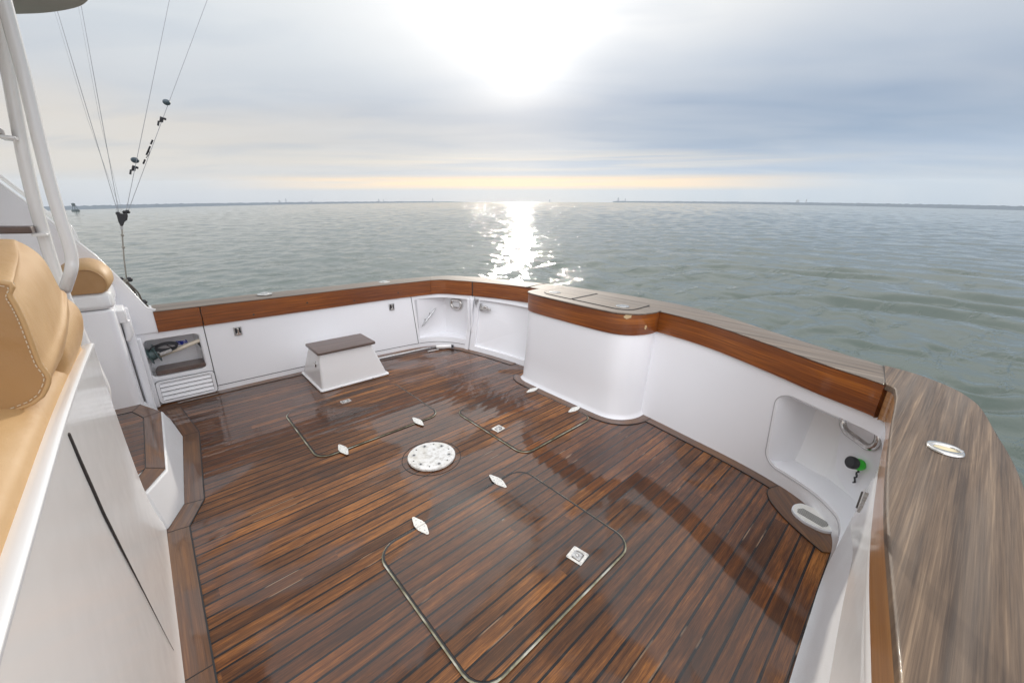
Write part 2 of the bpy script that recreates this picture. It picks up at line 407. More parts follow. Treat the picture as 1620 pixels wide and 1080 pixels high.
# ------------------------------------------------------------------ the sea
def build_sea():
    # polar grid: finest in the picture's wedge, spacing grows with distance
    azs = np.concatenate([np.linspace(-180, -78, 40, endpoint=False), np.linspace(-78, 66, 1150, endpoint=False), np.linspace(66, 180, 40, endpoint=False)])
    rs = [1.2]
    while rs[-1] < 290: rs.append(rs[-1] * (1.0058 if rs[-1] > 3 else 1.05) + .0)
    rs = np.array(rs); nr, na = len(rs), len(azs)
    A, D = np.meshgrid(np.radians(azs), rs)
    X = D * np.cos(A); Y = D * np.sin(A)
    h = np.zeros_like(X); sx = np.zeros_like(X); sy = np.zeros_like(X)
    g = np.random.default_rng(3)
    for i in range(64):
        lam = .22 * (11.0) ** (g.random() ** 1.1); k = 2 * np.pi / lam
        th = g.normal(math.radians(150), .62); ph = g.random() * 6.283
        a = .0105 * lam ** .95 * (.55 + .9 * g.random()) * .20
        fade = np.clip(1.35 - D * .0058 * 2.6 / lam, 0, 1) * np.clip(1.15 - D / 260, .25, 1)
        arg = k * (X * np.cos(th) + Y * np.sin(th)) + ph + .9 * np.sin(.21 * X + i) * np.cos(.17 * Y - i)
        h += a * fade * np.sin(arg)
        sx -= .55 * a * fade * np.cos(th) * np.cos(arg); sy -= .55 * a * fade * np.sin(th) * np.cos(arg)
    # wake: arcs spreading from the port quarter and low swells rolling off it
    cx, cy = 4.5, -5.75
    wx = .35 * np.sin(X * 1.7 + 1.1 * np.sin(Y * 1.3)); dd = np.hypot((X - cx) * .85 + wx, (Y - cy) * 1.05 + .3 * np.sin(X * 2.1))
    calm = np.exp(-((X - 3.9) ** 2 / 3.2 + (Y + 5.6) ** 2 / 3.5))
    h *= (1 - .75 * calm)
    th_ = np.arctan2(Y - cy, X - cx); g_ = .55 + .45 * np.sin(th_ * 3 + 1.0)
    h += .030 * np.sin(dd * 13 + 2.2 * np.sin(th_ * 5)) * np.exp(-((dd - 1.25) / .55) ** 2) * g_
    h += .075 * (np.abs(np.sin(dd * 2.6 + .9 * np.sin(Y * .9) + .5 * np.sin(X * 2.2))) ** .6 - .6) * np.exp(-((dd - 3.2) / 1.9) ** 2)
    h += .034 * np.sin(dd * 4.4 + 1.2 * np.sin(Y * .5)) * np.exp(-((dd - 6.) / 3.4) ** 2)
    h *= 1 + .7 * np.exp(-D / 9)
    P = np.array(CEN); U = np.array(UP); E0 = np.array(AZ0); E1 = np.array(AZ1)
    X2, Y2 = X + sx, Y + sy; D2 = np.hypot(X2, Y2); T = D2 / PR; ux = X2 / D2; uy = Y2 / D2
    rad = (PR + h)[..., None]
    pts = P + rad * (np.cos(T)[..., None] * U + np.sin(T)[..., None] * (ux[..., None] * E0 + uy[..., None] * E1))
    v = pts.reshape(-1, 3)
    i = np.arange(nr - 1)[:, None] * na; j = np.arange(na)[None, :]; j2 = (j + 1) % na
    q = np.stack([i + j, i + na + j, i + na + j2, i + j2], -1).reshape(-1, 4)
    me = bpy.data.meshes.new('sea_water'); me.vertices.add(len(v)); me.vertices.foreach_set('co', v.ravel())
    me.loops.add(q.size); me.loops.foreach_set('vertex_index', q.ravel().astype(np.int32))
    me.polygons.add(len(q)); me.polygons.foreach_set('loop_start', np.arange(len(q), dtype=np.int32) * 4)
    me.update(calc_edges=True); me.polygons.foreach_set('use_smooth', np.ones(len(q), bool))
    uv = me.uv_layers.new(name='UVMap'); xy = np.stack([X2.ravel(), Y2.ravel()], 1)[q.ravel()]
    uv.data.foreach_set('uv', xy.ravel().astype(np.float32))
    def fn(t, b):
        s = t.sep(uvco(t)); r = t.m('SQRT', t.m('ADD', t.m('MULTIPLY', s[0], s[0]), t.m('MULTIPLY', s[1], s[1])))
        co = t.comb(s[0], s[1])
        rot = t.comb(t.m('ADD', t.m('MULTIPLY', s[0], .87), t.m('MULTIPLY', s[1], .5)), t.m('MULTIPLY', t.m('SUBTRACT', t.m('MULTIPLY', s[1], .87), t.m('MULTIPLY', s[0], .5)), .45))
        n0 = t.noise(rot, 24., 3, .6, .2); n1 = t.noise(rot, 8.5, 4, .6, .3); n2 = t.noise(rot, 2.2, 5, .6, .4); n3 = t.noise(rot, .33, 4, .6, .4)
        hh = t.m('ADD', t.m('ADD', t.m('MULTIPLY', n0, t.rng(r, 3, 30, .10, 0)), t.m('MULTIPLY', n1, t.rng(r, 4, 60, .30, .05))), t.m('MULTIPLY', n2, .32))
        st = t.noise(t.comb(t.m('ADD', t.m('MULTIPLY', s[0], .87), t.m('MULTIPLY', s[1], .5)), t.m('MULTIPLY', t.m('SUBTRACT', t.m('MULTIPLY', s[1], .87), t.m('MULTIPLY', s[0], .5)), .30)), 2.6, 4, .62, .5)
        hh = t.m('ADD', hh, t.m('MULTIPLY', t.rng(st, .56, .68, 0, 1, True), t.rng(r, 5, 120, .65, 1.6)))
        hh = t.m('ADD', hh, t.m('MULTIPLY', n3, t.rng(r, 20, 160, 0, .9)))
        bump(t, b, hh, .45, .07)
        big = t.noise(co, .12, 4, .6)
        t.put(b.inputs['Base Color'], t.mix(big, (.046, .066, .052), (.066, .088, .070)))
        t.put(b.inputs['Roughness'], t.rng(r, 10, 200, .05, .20))
    m = mat('green_sea_water', fn, rough=.08); m.node_tree.nodes['Principled BSDF'].inputs['IOR'].default_value = 1.55
    me.materials.append(m)
    o = bpy.data.objects.new('sea_water', me); COL.objects.link(o); tag(o, kind='structure')
build_sea()

# ------------------------------------------------------------------ far shore, towers, buoy
def shore():
    g = random.Random(5)
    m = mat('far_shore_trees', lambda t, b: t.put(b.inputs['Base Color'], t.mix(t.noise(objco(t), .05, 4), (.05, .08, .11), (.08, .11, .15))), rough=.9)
    def strip(a0, a1, hfun, dist, name, lab):
        v = []; fs = []; n = int(abs(a1 - a0) * 12)
        for i in range(n + 1):
            a = a0 + (a1 - a0) * i / n
            hz = dist * dist / (2 * PR) + CAMH - dist * math.tan(R(DIP))
            hh = hz + dist * R(.093 * max(.05, hfun(a, i)))
            v += [sea(a, dist, -4), sea(a, dist, hh), sea(a, dist + 20, hh * .98), sea(a, dist + 20, -4)]
        for i in range(n):
            for k in range(3): fs.append((4 * i + k, 4 * i + k + 1, 4 * i + 5 + k, 4 * i + 4 + k))
        o = link(name, v, fs, m); tag(o, lab, kind='structure')
    ns = lambda a, s=3.: mnoise.noise(Vector((a * s, 3.1, 0)))
    strip(64, 7, lambda a, i: (1.0 + 2.6 * min(1, (a - 7) / 36)) * (1 + .22 * ns(a)) + .5 * g.random() * (a > 12) - (max(0, 10 - a) * .3), 350, 'far_shore', 'low blue-grey wooded shore along the left horizon')
    strip(-12.5, -66, lambda a, i: (1.5 + 2.0 * min(1, (-a - 12) / 34)) * (1 + .22 * ns(a)) + .5 * g.random(), 360, 'far_shore', 'low blue-grey wooded shore along the right horizon')
    tm = mat('hazy_concrete', lambda t, b: t.put(b.inputs['Base Color'], t.mix(t.noise(objco(t), .2, 3), (.30, .31, .32), (.38, .38, .38))), rough=.8)
    spots = [(30.5, 5, 2), (29.8, 7, 1.4), (27, 4, 2.2), (19, 5, 2), (18.4, 4, 1.3), (12, 5, 1.4), (-4, 3.5, 1.5), (-13.2, 6, 2.6), (-14.1, 5, 1.6), (-33.4, 5.5, 3.4), (-34.2, 6.5, 1.3)]
    names = ['slab', 'thin tower', 'wide block', 'block', 'thin block', 'small tower', 'small block', 'tallest tower', 'low block', 'wide hangar-like block', 'slim tower']
    where = ['left of the rigging line and beyond the shore', 'on the left horizon beside a lower slab', 'on the left horizon, standing apart', 'on the horizon between rigging and sun glitter', 'beside the block left of the sun glitter', 'closest to the sun glitter on its left', 'just right of the sun glitter', 'at the tip where the right shore begins', 'beside the tallest tower at the tip of the right shore', 'midway along the right shore', 'next to the wide block on the right shore']
    for (a, px, w), nm, wh in zip(spots, names, where):
        dist = 385; hz = dist * dist / (2 * PR) + CAMH - dist * math.tan(R(DIP)); hh = hz + dist * R(.093 * px); ww = w * dist * R(.093)
        c = sea(a, dist, 0); up = (c - CEN).normalized(); lat = up.cross((c - Vector((0, 0, H))).normalized()).normalized(); fw = lat.cross(up)
        rot = Matrix((lat, fw, up)).transposed()
        th = thing('distant_building', f'hazy {nm} {wh}', 'building', c)
        MB().box(c + up * hh / 2, (ww, ww, hh), rot).box(c + up * (hh + .25), (ww * .4, ww * .4, .5), rot).build('tower_block', tm, th)
shore()
def buoy():
    az_, e_ = azel(122, 339); c = sea(az_, 84, 0)
    up = (c - CEN).normalized(); th = thing('channel_buoy', 'dark channel marker buoy floating far off at the left', 'buoy', c)
    lat = up.orthogonal().normalized(); rot = Matrix((lat, up.cross(lat), up)).transposed()
    dk = mat('buoy_paint', color=(.03, .05, .05), rough=.6)
    MB().lathe([(.30, -.2), (.42, 0), (.42, .18), (.30, .26)], c, 16, rot).build('float', dk, th)
    f_ = MB()
    for k in range(4):
        a = R(45 + 90 * k); p = lat * math.cos(a) + up.cross(lat) * math.sin(a)
        f_.tube([c + p * .28 + up * .2, c + p * .12 + up * .75], .03, 6)
    f_.build('cage', dk, th)
    MB().lathe([(.12, .70), (.18, .74), (.2, 1.05), (.06, 1.10)], c, 12, rot).build('lantern', dk, th)
buoy()

# ------------------------------------------------------------------ stations of the cockpit wall: base, inner cap edge, outer cap edge
ST = [((-.02, 4.16), (-.02, 4.15, .79), (-.02, 4.43)), ((.3, 4.16), (.3, 4.16, .79), (.3, 4.44)), ((1.2, 4.15), (1.2, 4.17, .79), (1.2, 4.45)),
      ((1.8, 4.11), (1.8, 4.16, .795), (1.8, 4.43)), ((2.28, 4.06), (2.25, 4.12, .80), (2.32, 4.38)), ((2.50, 3.96), (2.57, 4.03, .81), (2.78, 4.24)),
      ((2.62, 3.80), (2.71, 3.84, .812), (2.98, 4.02)), ((2.69, 3.61), (2.81, 3.65, .815), (3.09, 3.80)), ((2.78, 3.2), (2.94, 3.3, .82), (3.23, 3.38)),
      ((2.84, 2.7), (3.03, 2.8, .835), (3.35, 2.85)), ((2.87, 2.09), (3.06, 2.09, .85), (3.39, 2.2)), ((2.83, 1.39), (2.98, 1.43, .865), (3.36, 1.5)),
      ((2.78, 1.0), (2.90, 1.0, .865), (3.27, 1.1)), ((2.71, .55), (2.73, .60, .865), (3.03, .62)), ((2.62, .26), (2.56, .27, .865), (2.84, .22)),
      ((2.50, .10), (2.45, .02, .865), (2.765, .05)), ((2.33, .01), (2.33, -.03, .868), (2.40, -.28)), ((1.9, 0), (1.9, -.045, .87), (1.9, -.33)),
      ((1.41, -.01), (1.35, -.075, .87), (1.35, -.36)), ((.8, -.03), (.8, -.135, .87), (.8, -.45)), ((-.4, -.1), (-.4, -.27, .87), (-.4, -.60))]
SA = [np.array([*a, *b_, *c]) for a, b_, c in ST]
FH = .175                                         # height of the teak fascia
def stat(s):
    s = min(s, len(SA) - 1 - 1e-9)
    if s < 0: return SA[0] + (SA[1] - SA[0]) * s
    i = int(s); q = s - i
    p0 = SA[i - 1] if i else 2 * SA[0] - SA[1]; p1 = SA[i]; p2 = SA[i + 1]; p3 = SA[i + 2] if i < len(SA) - 2 else 2 * p2 - p1
    lin = p1 * (1 - q) + p2 * q
    c = .5 * (2 * p1 + (p2 - p0) * q + (2 * p0 - 5 * p1 + 4 * p2 - p3) * q * q + (3 * p1 - p0 - 3 * p2 + p3) * q ** 3)
    return c
def wp_(s, z, off=0.):
    """point of the liner at station s, height z, pushed outboard by off"""
    a = stat(s); e = stat(s + .02); b0 = stat(s - .02); d = Vector((e[2] - b0[2], e[3] - b0[3], 0)).normalized(); n = Vector((-d.y, d.x, 0)) 
    tz = a[4] - FH; q = z / tz; ins = .018
    p = Vector((a[0], a[1], 0)).lerp(Vector((a[2], a[3], 0)) + n * ins, q)
    return Vector((p.x, p.y, z)) + n * off
def ztop(s): return stat(s)[4] - FH
def grid(fn, us, vs):
    v = [fn(u, w) for w in vs for u in us]; n = len(us); m_ = len(vs)
    return v, [(j * n + i, j * n + i + 1, (j + 1) * n + i + 1, (j + 1) * n + i) for j in range(m_ - 1) for i in range(n - 1)]
lin = lambda a, b, n: [a + (b - a) * i / (n - 1) for i in range(n)]
def wall_strip(mb, s0, s1, z0, z1, off=0., n=16, m_=5):
    zf = lambda z, s: ztop(s) - .0 if z == 'top' else z
    return mb.add(*grid(lambda s, q: wp_(s, zf(z0, s) * (1 - q) + zf(z1, s) * q, off), lin(s0, s1, n), lin(0, 1, m_)))
def wall_hole(mb, s0, s1, z0, z1, hs0, hs1, hz0, hz1, r, depth, back=None, n=7, taper=.02, open_right=False):
    """wall patch with a recessed rounded niche; returns the back outline"""
    slen = max(.05, (wp_(s1, .3) - wp_(s0, .3)).length / (s1 - s0))
    inner = []
    for cs, cz, a in ((hs1 - r / slen, hz1 - r, 0), (hs0 + r / slen, hz1 - r, 90), (hs0 + r / slen, hz0 + r, 180), (hs1 - r / slen, hz0 + r, 270)):
        for k in range(n + 1):
            b_ = R(a + 90 * k / n); inner.append((cs + r / slen * math.cos(b_), cz + r * math.sin(b_)))
    # densify long runs
    out = []
    L = len(inner); inn = []
    for i in range(L):
        a, b_ = inner[i], inner[(i + 1) % L]; inn.append(a)
        if i % (n + 1) == n:
            for k in range(1, 8): inn.append((a[0] + (b_[0] - a[0]) * k / 8, a[1] + (b_[1] - a[1]) * k / 8))
    inner = inn; cs, cz = (hs0 + hs1) / 2, (hz0 + hz1) / 2
    hw, hh = (hs1 - hs0) / 2, (hz1 - hz0) / 2
    for (s, z) in inner:
        a, b_ = (s - cs) / hw, (z - cz) / hh; k = max(abs(a), abs(b_)); a /= k; b_ /= k
        out.append((cs + a * (s1 - cs if a > 0 else cs - s0), cz + b_ * ((z1 if z1 != 'top' else ztop(s)) - cz if b_ > 0 else cz - z0)))
    n_ = len(inner)
    rings = [[wp_(s, z) for s, z in out], [wp_(s + (hs0 - .0 - s) * 0, z) for s, z in inner]]
    def shr(k, off): return [wp_(cs + (s - cs) * (1 - k / hw / slen), cz + (z - cz) * (1 - k / hh), off) for s, z in inner]
    rings += [shr(.006, .010), shr(taper * .6, depth * .85), shr(taper + .012, depth)]
    v = [p for r_ in rings for p in r_]; fs = []
    for j in range(len(rings) - 1):
        for i in range(n_): fs.append((j * n_ + i, j * n_ + (i + 1) % n_, (j + 1) * n_ + (i + 1) % n_, (j + 1) * n_ + i))
    # back as a fan of strips in z for curvature
    v.append(wp_(cs, cz, depth)); c = len(v) - 1; j = len(rings) - 1
    for i in range(n_): fs.append((j * n_ + i, j * n_ + (i + 1) % n_, c))
    mb.add(v, fs); return inner
def flat_outline(mb, pts, thick):
    """prism of an arbitrary planar 3-D outline, thick along its normal"""
    pts = [Vector(p) for p in pts]; n = Vector((0, 0, 0))
    for i in range(len(pts)): n += pts[i].cross(pts[(i + 1) % len(pts)])
    n.normalize(); k = len(pts)
    return mb.add(pts + [p + n * thick for p in pts], [tuple(range(k))[::-1], tuple(range(k, 2 * k))] + [(i, (i + 1) % k, k + (i + 1) % k, k + i) for i in range(k)])

# ------------------------------------------------------------------ deck
def deck():
    out = [(-1.3, 4.3)] + [tuple((Vector(stat(s)[0:2]) * .8 + Vector(stat(s)[5:7]) * .2)) for s in lin(0, 20, 90)] + [(-1.3, -.15)]
    v = [(x, y, 0) for x, y in out]; n = len(v)
    o = link('teak_deck', v, [tuple(range(n))[::-1]], DECK, uv=lambda c: (c.x, c.y)); tag(o, kind='structure')
deck()
def ribbon(left, right, z, th, uvdir=None):
    """flat board between two polylines, with uv along its length"""
    n = len(left); v = []; uv = []; acc = 0
    for i in range(n):
        l, r_ = Vector((*left[i][:2], 0)), Vector((*right[i][:2], 0)); m_ = (l + r_) / 2
        if i: acc += (m_ - pm).length
        pm = m_; w = (l - r_).length / 2
        for p, zz in ((l, z), (r_, z), (r_, z - th), (l, z - th)): v.append((p.x, p.y, zz))
        uv += [(acc, w + z), (acc, -w + z), (acc, -w - .004), (acc, w + .004)]
    fs = []
    for i in range(n - 1):
        for k in range(4): fs.append((4 * i + k, 4 * i + 4 + k, 4 * i + 4 + (k + 1) % 4, 4 * i + (k + 1) % 4))
    fs += [(0, 1, 2, 3), (4 * n - 1, 4 * n - 2, 4 * n - 3, 4 * n - 4)]
    return v, fs, uv
def nrm2(c, i):
    a = Vector(c[max(0, i - 1)][:2]); b_ = Vector(c[min(len(c) - 1, i + 1)][:2]); d = (b_ - a).normalized(); return Vector((-d.y, d.x))
def offset(c, d): return [tuple(Vector(p[:2]) + nrm2(c, i) * d) for i, p in enumerate(c)]
MARG = thing('deck_margin', 'teak margin boards framing the deck planking along the walls', 'deck trim', (0, 0, 0))
def margin(curve, w, z=.004):
    # the curve runs with the deck on its right-hand side
    c2 = offset(curve, -w); v, fs, uv = ribbon(curve, c2, z, .003); link('margin_board', v, fs, BORD, MARG, uv=uv)
    v, fs, uv = ribbon(offset(curve, -w + .001), offset(curve, -w - .006), z + .0005, .003); link('caulk_line', v, fs, CAULK, MARG)
base = lambda s0, s1, n: [tuple(stat(s)[0:2]) for s in lin(s0, s1, n)]
margin([(x, y + .02) for x, y in base(-.0, 4.0, 14)], .10)
margin(offset(base(4.0, 8.6, 26), .02), .10)
boxb = [(2.80, 2.62), (2.66, 2.615), (2.60, 2.59), (2.565, 2.52), (2.555, 2.40), (2.548, 2.2), (2.545, 1.93), (2.545, 1.70), (2.555, 1.56), (2.60, 1.47), (2.68, 1.41), (2.76, 1.385), (2.84, 1.38)]
bc = [tuple(p) for p in cr(boxb[1:], 4)]
margin(bc[2:], .085, .0045)
margin(offset(base(11.15, 14.3, 22), .01), .085)
# port quarter: a broad crescent board under the drain
cres = [(2.64, .33), (2.55, .36), (2.46, .33), (2.36, .24), (2.28, .13), (2.22, .03)]
oute = [(2.70, .30), (2.66, .22), (2.58, .12), (2.48, .05), (2.38, -.02), (2.28, -.03)]
v, fs, uv = ribbon([tuple(p) for p in cr(oute, 5)], [tuple(p) for p in cr(cres, 5)], .0055, .003); link('margin_board', v, fs, BORD, MARG, uv=uv)
v, fs, uv = ribbon([tuple(p) for p in cr(cres, 5)], offset([tuple(p) for p in cr(cres, 5)], -.005), .006, .003); link('caulk_line', v, fs, CAULK, MARG)
# boards along the mezzanine
bulk = [(-.20, .2), (-.195, 1.45), (-.185, 2.35), (-.10, 2.55), (-.035, 3.43), (-.10, 3.98)]
for a, b_ in zip(bulk[:-1], bulk[1:]):
    w = .088; i = bulk.index(a)
    def off2(p, k):
        d1 = (Vector(bulk[k]) - Vector(bulk[k - 1])).normalized() if k else (Vector(bulk[1]) - Vector(bulk[0])).normalized()
        d2 = (Vector(bulk[k + 1]) - Vector(bulk[k])).normalized() if k < len(bulk) - 1 else d1
        n = (Vector((d1.y, -d1.x)) + Vector((d2.y, -d2.x))).normalized(); return tuple(Vector(p) + n * w)
    l0, l1, r0, r1 = a, b_, off2(a, i), off2(b_, i + 1)
    v, fs, uv = ribbon([l0, l1], [r0, r1], .004, .003); link('margin_board', v, fs, BORD, MARG, uv=uv)
    v, fs, uv = ribbon([r0, r1], offset([r0, r1], -.006), .0045, .003); link('caulk_line', v, fs, CAULK, MARG)
    v, fs, uv = ribbon([l1, r1], offset([l1, r1], -.004), .0048, .003); link('caulk_line', v, fs, CAULK, MARG)

def hatch(out, label, hinges, hdir, latch, latchrot, side, gut):
    c = Vector((sum(p[0] for p in out) / len(out), sum(p[1] for p in out) / len(out), 0))
    th = thing('deck_hatch', label, 'hatch', c, 'teak hatches in the deck')
    n = len(out); ring = lambda d: [tuple(Vector(out[i]) + nrm2c(out, i) * d) for i in range(n)]
    # gutter: pale moulded lip, dark gap, teak lid
    a, b_ = ring(-.0085), ring(.0095)
    link('gutter', [(*p, .0052) for p in a] + [(*p, .0052) for p in b_], [(i, (i + 1) % n, n + (i + 1) % n, n + i) for i in range(n)], GASK, th)
    a, b_ = ring(.001), ring(.0085)
    sh_ = Vector((.0022, .0034)); a = [Vector(p) + sh_ for p in ring(-.0035)]
    link('gap_seal', [(*p, .0066) for p in a] + [(*p, .0066) for p in b_], [(i, (i + 1) % n, n + (i + 1) % n, n + i) for i in range(n)], CAULK, th)
    i_ = ring(.007)
    MB().prism(i_, .001, .0085).build('lid', DECK, th, uv=lambda k: (k.x, k.y + .0))
    for h in hinges:
        hinge(Vector((*h, .0085)), hdir, th)
    flushlatch(Vector((*latch, .0088)), latchrot, side, th)
def nrm2c(c, i):
    n = len(c); a = Vector(c[i - 1]); b_ = Vector(c[(i + 1) % n]); d = (b_ - a)
    d = d.normalized() if d.length > 1e-9 else Vector((1, 0)); return Vector((-d.y, d.x))
def hinge(p, d, th):
    """long strap hinge, leaves tapering away from a knuckle; d = direction across the knuckle"""
    d = Vector((*d, 0)).normalized(); s = Vector((-d.y, d.x, 0)); up = Vector((0, 0, 1))
    def leaf(sg):
        q = [p + d * sg * .004 + s * .027, p + d * sg * .022 + s * .026, p + d * sg * .076 + s * .007, p + d * sg * .080, p + d * sg * .076 - s * .007, p + d * sg * .022 - s * .026, p + d * sg * .004 - s * .027]
        if sg < 0: q = q[::-1]
        return q
    mb = MB()
    for sg in (1, -1):
        q = leaf(sg); k = len(q)
        mb.add(q + [x + up * .004 for x in q], [tuple(range(k))[::-1], tuple(range(k, 2 * k))] + [(i, (i + 1) % k, k + (i + 1) % k, k + i) for i in range(k)])
    mb.tube([p + s * .027 + up * .003, p - s * .027 + up * .003], .005, 8)
    h = mb.build('hinge', CHALK, th, bevel=.0012, segs=1)
    for sg in (1, -1):
        for a, w in ((.018, .014), (.018, -.014), (.045, 0), (.066, 0)):
            MB().sphere(p + d * sg * a + s * w + up * .0042, .0042, 8, 4, (1, 1, .35)).build('screw', STEELD, h).location = (0, 0, 0)
def flushlatch(p, rot, size, th):
    rm = Matrix.Rotation(R(rot), 3, 'Z'); w, h = size
    pl = [p + rm @ Vector((a, b_, 0)) for a, b_ in rrect(-w / 2, -h / 2, w / 2, h / 2, .008, 3)]
    k = len(pl); up = Vector((0, 0, .003))
    o = link('latch', pl + [x + up for x in pl], [tuple(range(k))[::-1], tuple(range(k, 2 * k))] + [(i, (i + 1) % k, k + (i + 1) % k, k + i) for i in range(k)], STEEL, th, bevel=.001, segs=1)
    rc = MB(); q = [p + up * 1.25 + rm @ Vector((a, b_, 0)) for a, b_ in rrect(-w * .30, -h * .32, w * .34, h * .30, .012, 4)]
    o2 = link('pull_recess', q, [tuple(range(len(q)))], STEELD, o); o2.location = (0, 0, 0)
    mb = MB(); mb.tube([p + up * 1.6 + rm @ Vector(c) for c in ((-w * .28, h * .2, 0), (-w * .28, -h * .26, .001), (w * .22, -h * .26, .001), (w * .3, 0, .001), (w * .22, h * .2, 0))], .0028, 6)
    mb.sphere(p + up * 1.4 + rm @ Vector((.0, h * .02, 0)), .010, 10, 6, (1, 1, .35))
    o3 = mb.build('pull_ring', STEEL, o, smooth=True); o3.location = (0, 0, 0)
    for a in (-1, 1):
        for b_ in (-1, 1): MB().sphere(p + up * 1.1 + rm @ Vector((a * w * .41, b_ * h * .41, 0)), .004, 8, 4, (1, 1, .3)).build('screw', STEELD, o).location = (0, 0, 0)
hatch(rrect(.555, .705, 1.545, 1.525, .10), 'largest teak hatch in the near half of the deck with beige rim', [(.80, 1.525), (1.345, 1.525)], (0, 1), (1.272, .845), 8, (.085, .085), 0)
hatch(rrect(.60, 2.49, 1.545, 3.315, .09), 'left teak hatch in front of the white step box', [(.76, 2.49), (1.345, 2.49)], (0, 1), (1.05, 3.20), 0, (.085, .060), 0)
hatch(rrect(1.67, 1.62, 2.455, 2.43, .085), 'right teak hatch beside the white livewell cabinet', [(2.455, 2.30), (2.455, 1.80)], (1, 0), (1.755, 1.99), 4, (.085, .075), 0)

def chair_plate():
    c = Vector((1.178, 2.02, 0)); th = thing('chair_mount_plate', 'round chalky white mounting plate bolted to the middle of the deck', 'deck plate', c)
    MB().tube([c + Vector((.196 * math.cos(a), .196 * math.sin(a), .0005)) for a in lin(0, 2 * math.pi, 61)[:-1]], .0022, 5, closed=True).build('caulk_ring', CAULK, th)
    def fn(t, b):
        co = objco(t); n = t.noise(co, 30, 5, .65); n2 = t.noise(co, 6, 4)
        k = t.ramp(n, [(.3, (.45, .42, .37)), (.5, (.80, .79, .76)), (.7, (.88, .88, .86))])
        t.put(b.inputs['Base Color'], t.mix(t.rng(n2, .55, .7, 0, .35), k, (.62, .57, .45))); bump(t, b, n, .4, .003)
    m = mat('corroded_white_plate', fn, rough=.5)
    MB().lathe([(.152, .001), (.158, .004), (.160, .014), (.157, .019), (.150, .020), (.02, .020)], c, 64).build('plate', m, th, auto=50)
    for k in range(6):
        a = R(60 * k + 22); p = c + Vector((.118 * math.cos(a), .118 * math.sin(a), .020))
        MB().lathe([(.0145, -.0005), (.0145, .0012), (.009, .0014)], p, 14).build('bolt', STEELD, th)
        MB().lathe([(.0075, .0), (.0075, .0024), (.003, .0024)], p, 6).build('bolt_socket', SEAM, th)
        a = R(60 * k + 52); p = c + Vector((.128 * math.cos(a), .128 * math.sin(a), .020))
        MB().lathe([(.0055, -.0005), (.0055, .0008), (.002, .0008)], p, 10).build('screw_hole', SEAM, th)
chair_plate()

# ------------------------------------------------------------------ starboard wall
SB = thing('starboard_bulwark', 'long far cockpit wall of white gelcoat capped with varnished teak', 'boat wall', (1.1, 4.16, 0))
mb = MB()
wall_hole(mb, -.62, .93, 0, 'top', -.35, .885, .232, .560, .032, .19, taper=.012)
def fascia(s0, s1, n, mat_, parent, name='fascia'):
    v = []; uv = []; acc = 0; pm = None
    for s in lin(s0, s1, n):
        a = stat(s); p = Vector((a[2], a[3], 0)); e = stat(s + .02); b0 = stat(s - .02); d = Vector((e[2] - b0[2], e[3] - b0[3], 0)).normalized(); nn = Vector((-d.y, d.x, 0))
        if pm is not None: acc += (p - pm).length
        pm = p; zt = a[4] - .006
        for off, z in ((0, zt - FH + .006), (0, zt), (.028, zt), (.028, zt - FH + .006)):
            q = p + nn * off; v.append((q.x, q.y, z)); uv.append((acc, z + off))
    fs = []
    for i in range(n - 1):
        for k in range(4): fs.append((4 * i + k, 4 * i + 4 + k, 4 * i + 4 + (k + 1) % 4, 4 * i + (k + 1) % 4))
    fs += [(3, 2, 1, 0), tuple(4 * n - 4 + k for k in range(4))]
    o = link(name, v, fs, mat_, parent, uv=uv, bevel=.003, segs=1); return o
def cap(s0, s1, n, mat_, parent, over=.006, swap=False, name='covering_board'):
    v = []; uv = []
    for s in lin(s0, s1, n):
        a = stat(s); e = stat(s + .02); b0 = stat(s - .02); d = Vector((e[2] - b0[2], e[3] - b0[3], 0)).normalized(); nn = Vector((-d.y, d.x, 0))
        i_ = Vector((a[2], a[3], 0)) - nn * over; o_ = Vector((a[5], a[6], 0)); z = a[4]
        for p, zz in ((i_, z - .006), (i_, z), (i_.lerp(o_, .33), z + .004), (i_.lerp(o_, .66), z + .004), (o_, z), (o_, z - .03)):
            v.append((p.x, p.y, zz)); uv.append((p.y, p.x) if swap else (p.x, p.y))
    K = 6; fs = []
    for i in range(n - 1):
        for k in range(K): fs.append((K * i + k, K * i + K + k, K * i + K + (k + 1) % K, K * i + (k + 1) % K))
    fs += [tuple(range(K))[::-1], tuple(K * n - K + k for k in range(K))]
    return link(name, v, fs, mat_, parent, uv=uv, bevel=.004, segs=2)
wall_strip(mb, .93, 4.02, 0, 'top', 0, 34, 8)
mb.build('liner', GEL, SB, auto=35)
# forward end: stub wall that closes the corner
fascia(0, .955, 6, VARN, SB); fascia(.965, 4.66, 34, VARN, SB)
cap(0, 4.66, 40, BARES, SB)
for s_, z_ in ((1.42, .655), (1.9, .70), (2.6, .66), (3.6, .69)):
    a_ = stat(s_); MB().lathe([(.009, 0), (.009, .002), (.003, .0022)], (a_[2], a_[3] - .0005, z_), 10, Matrix.Rotation(R(90), 3, 'X')).build('bung', SEAM, SB)
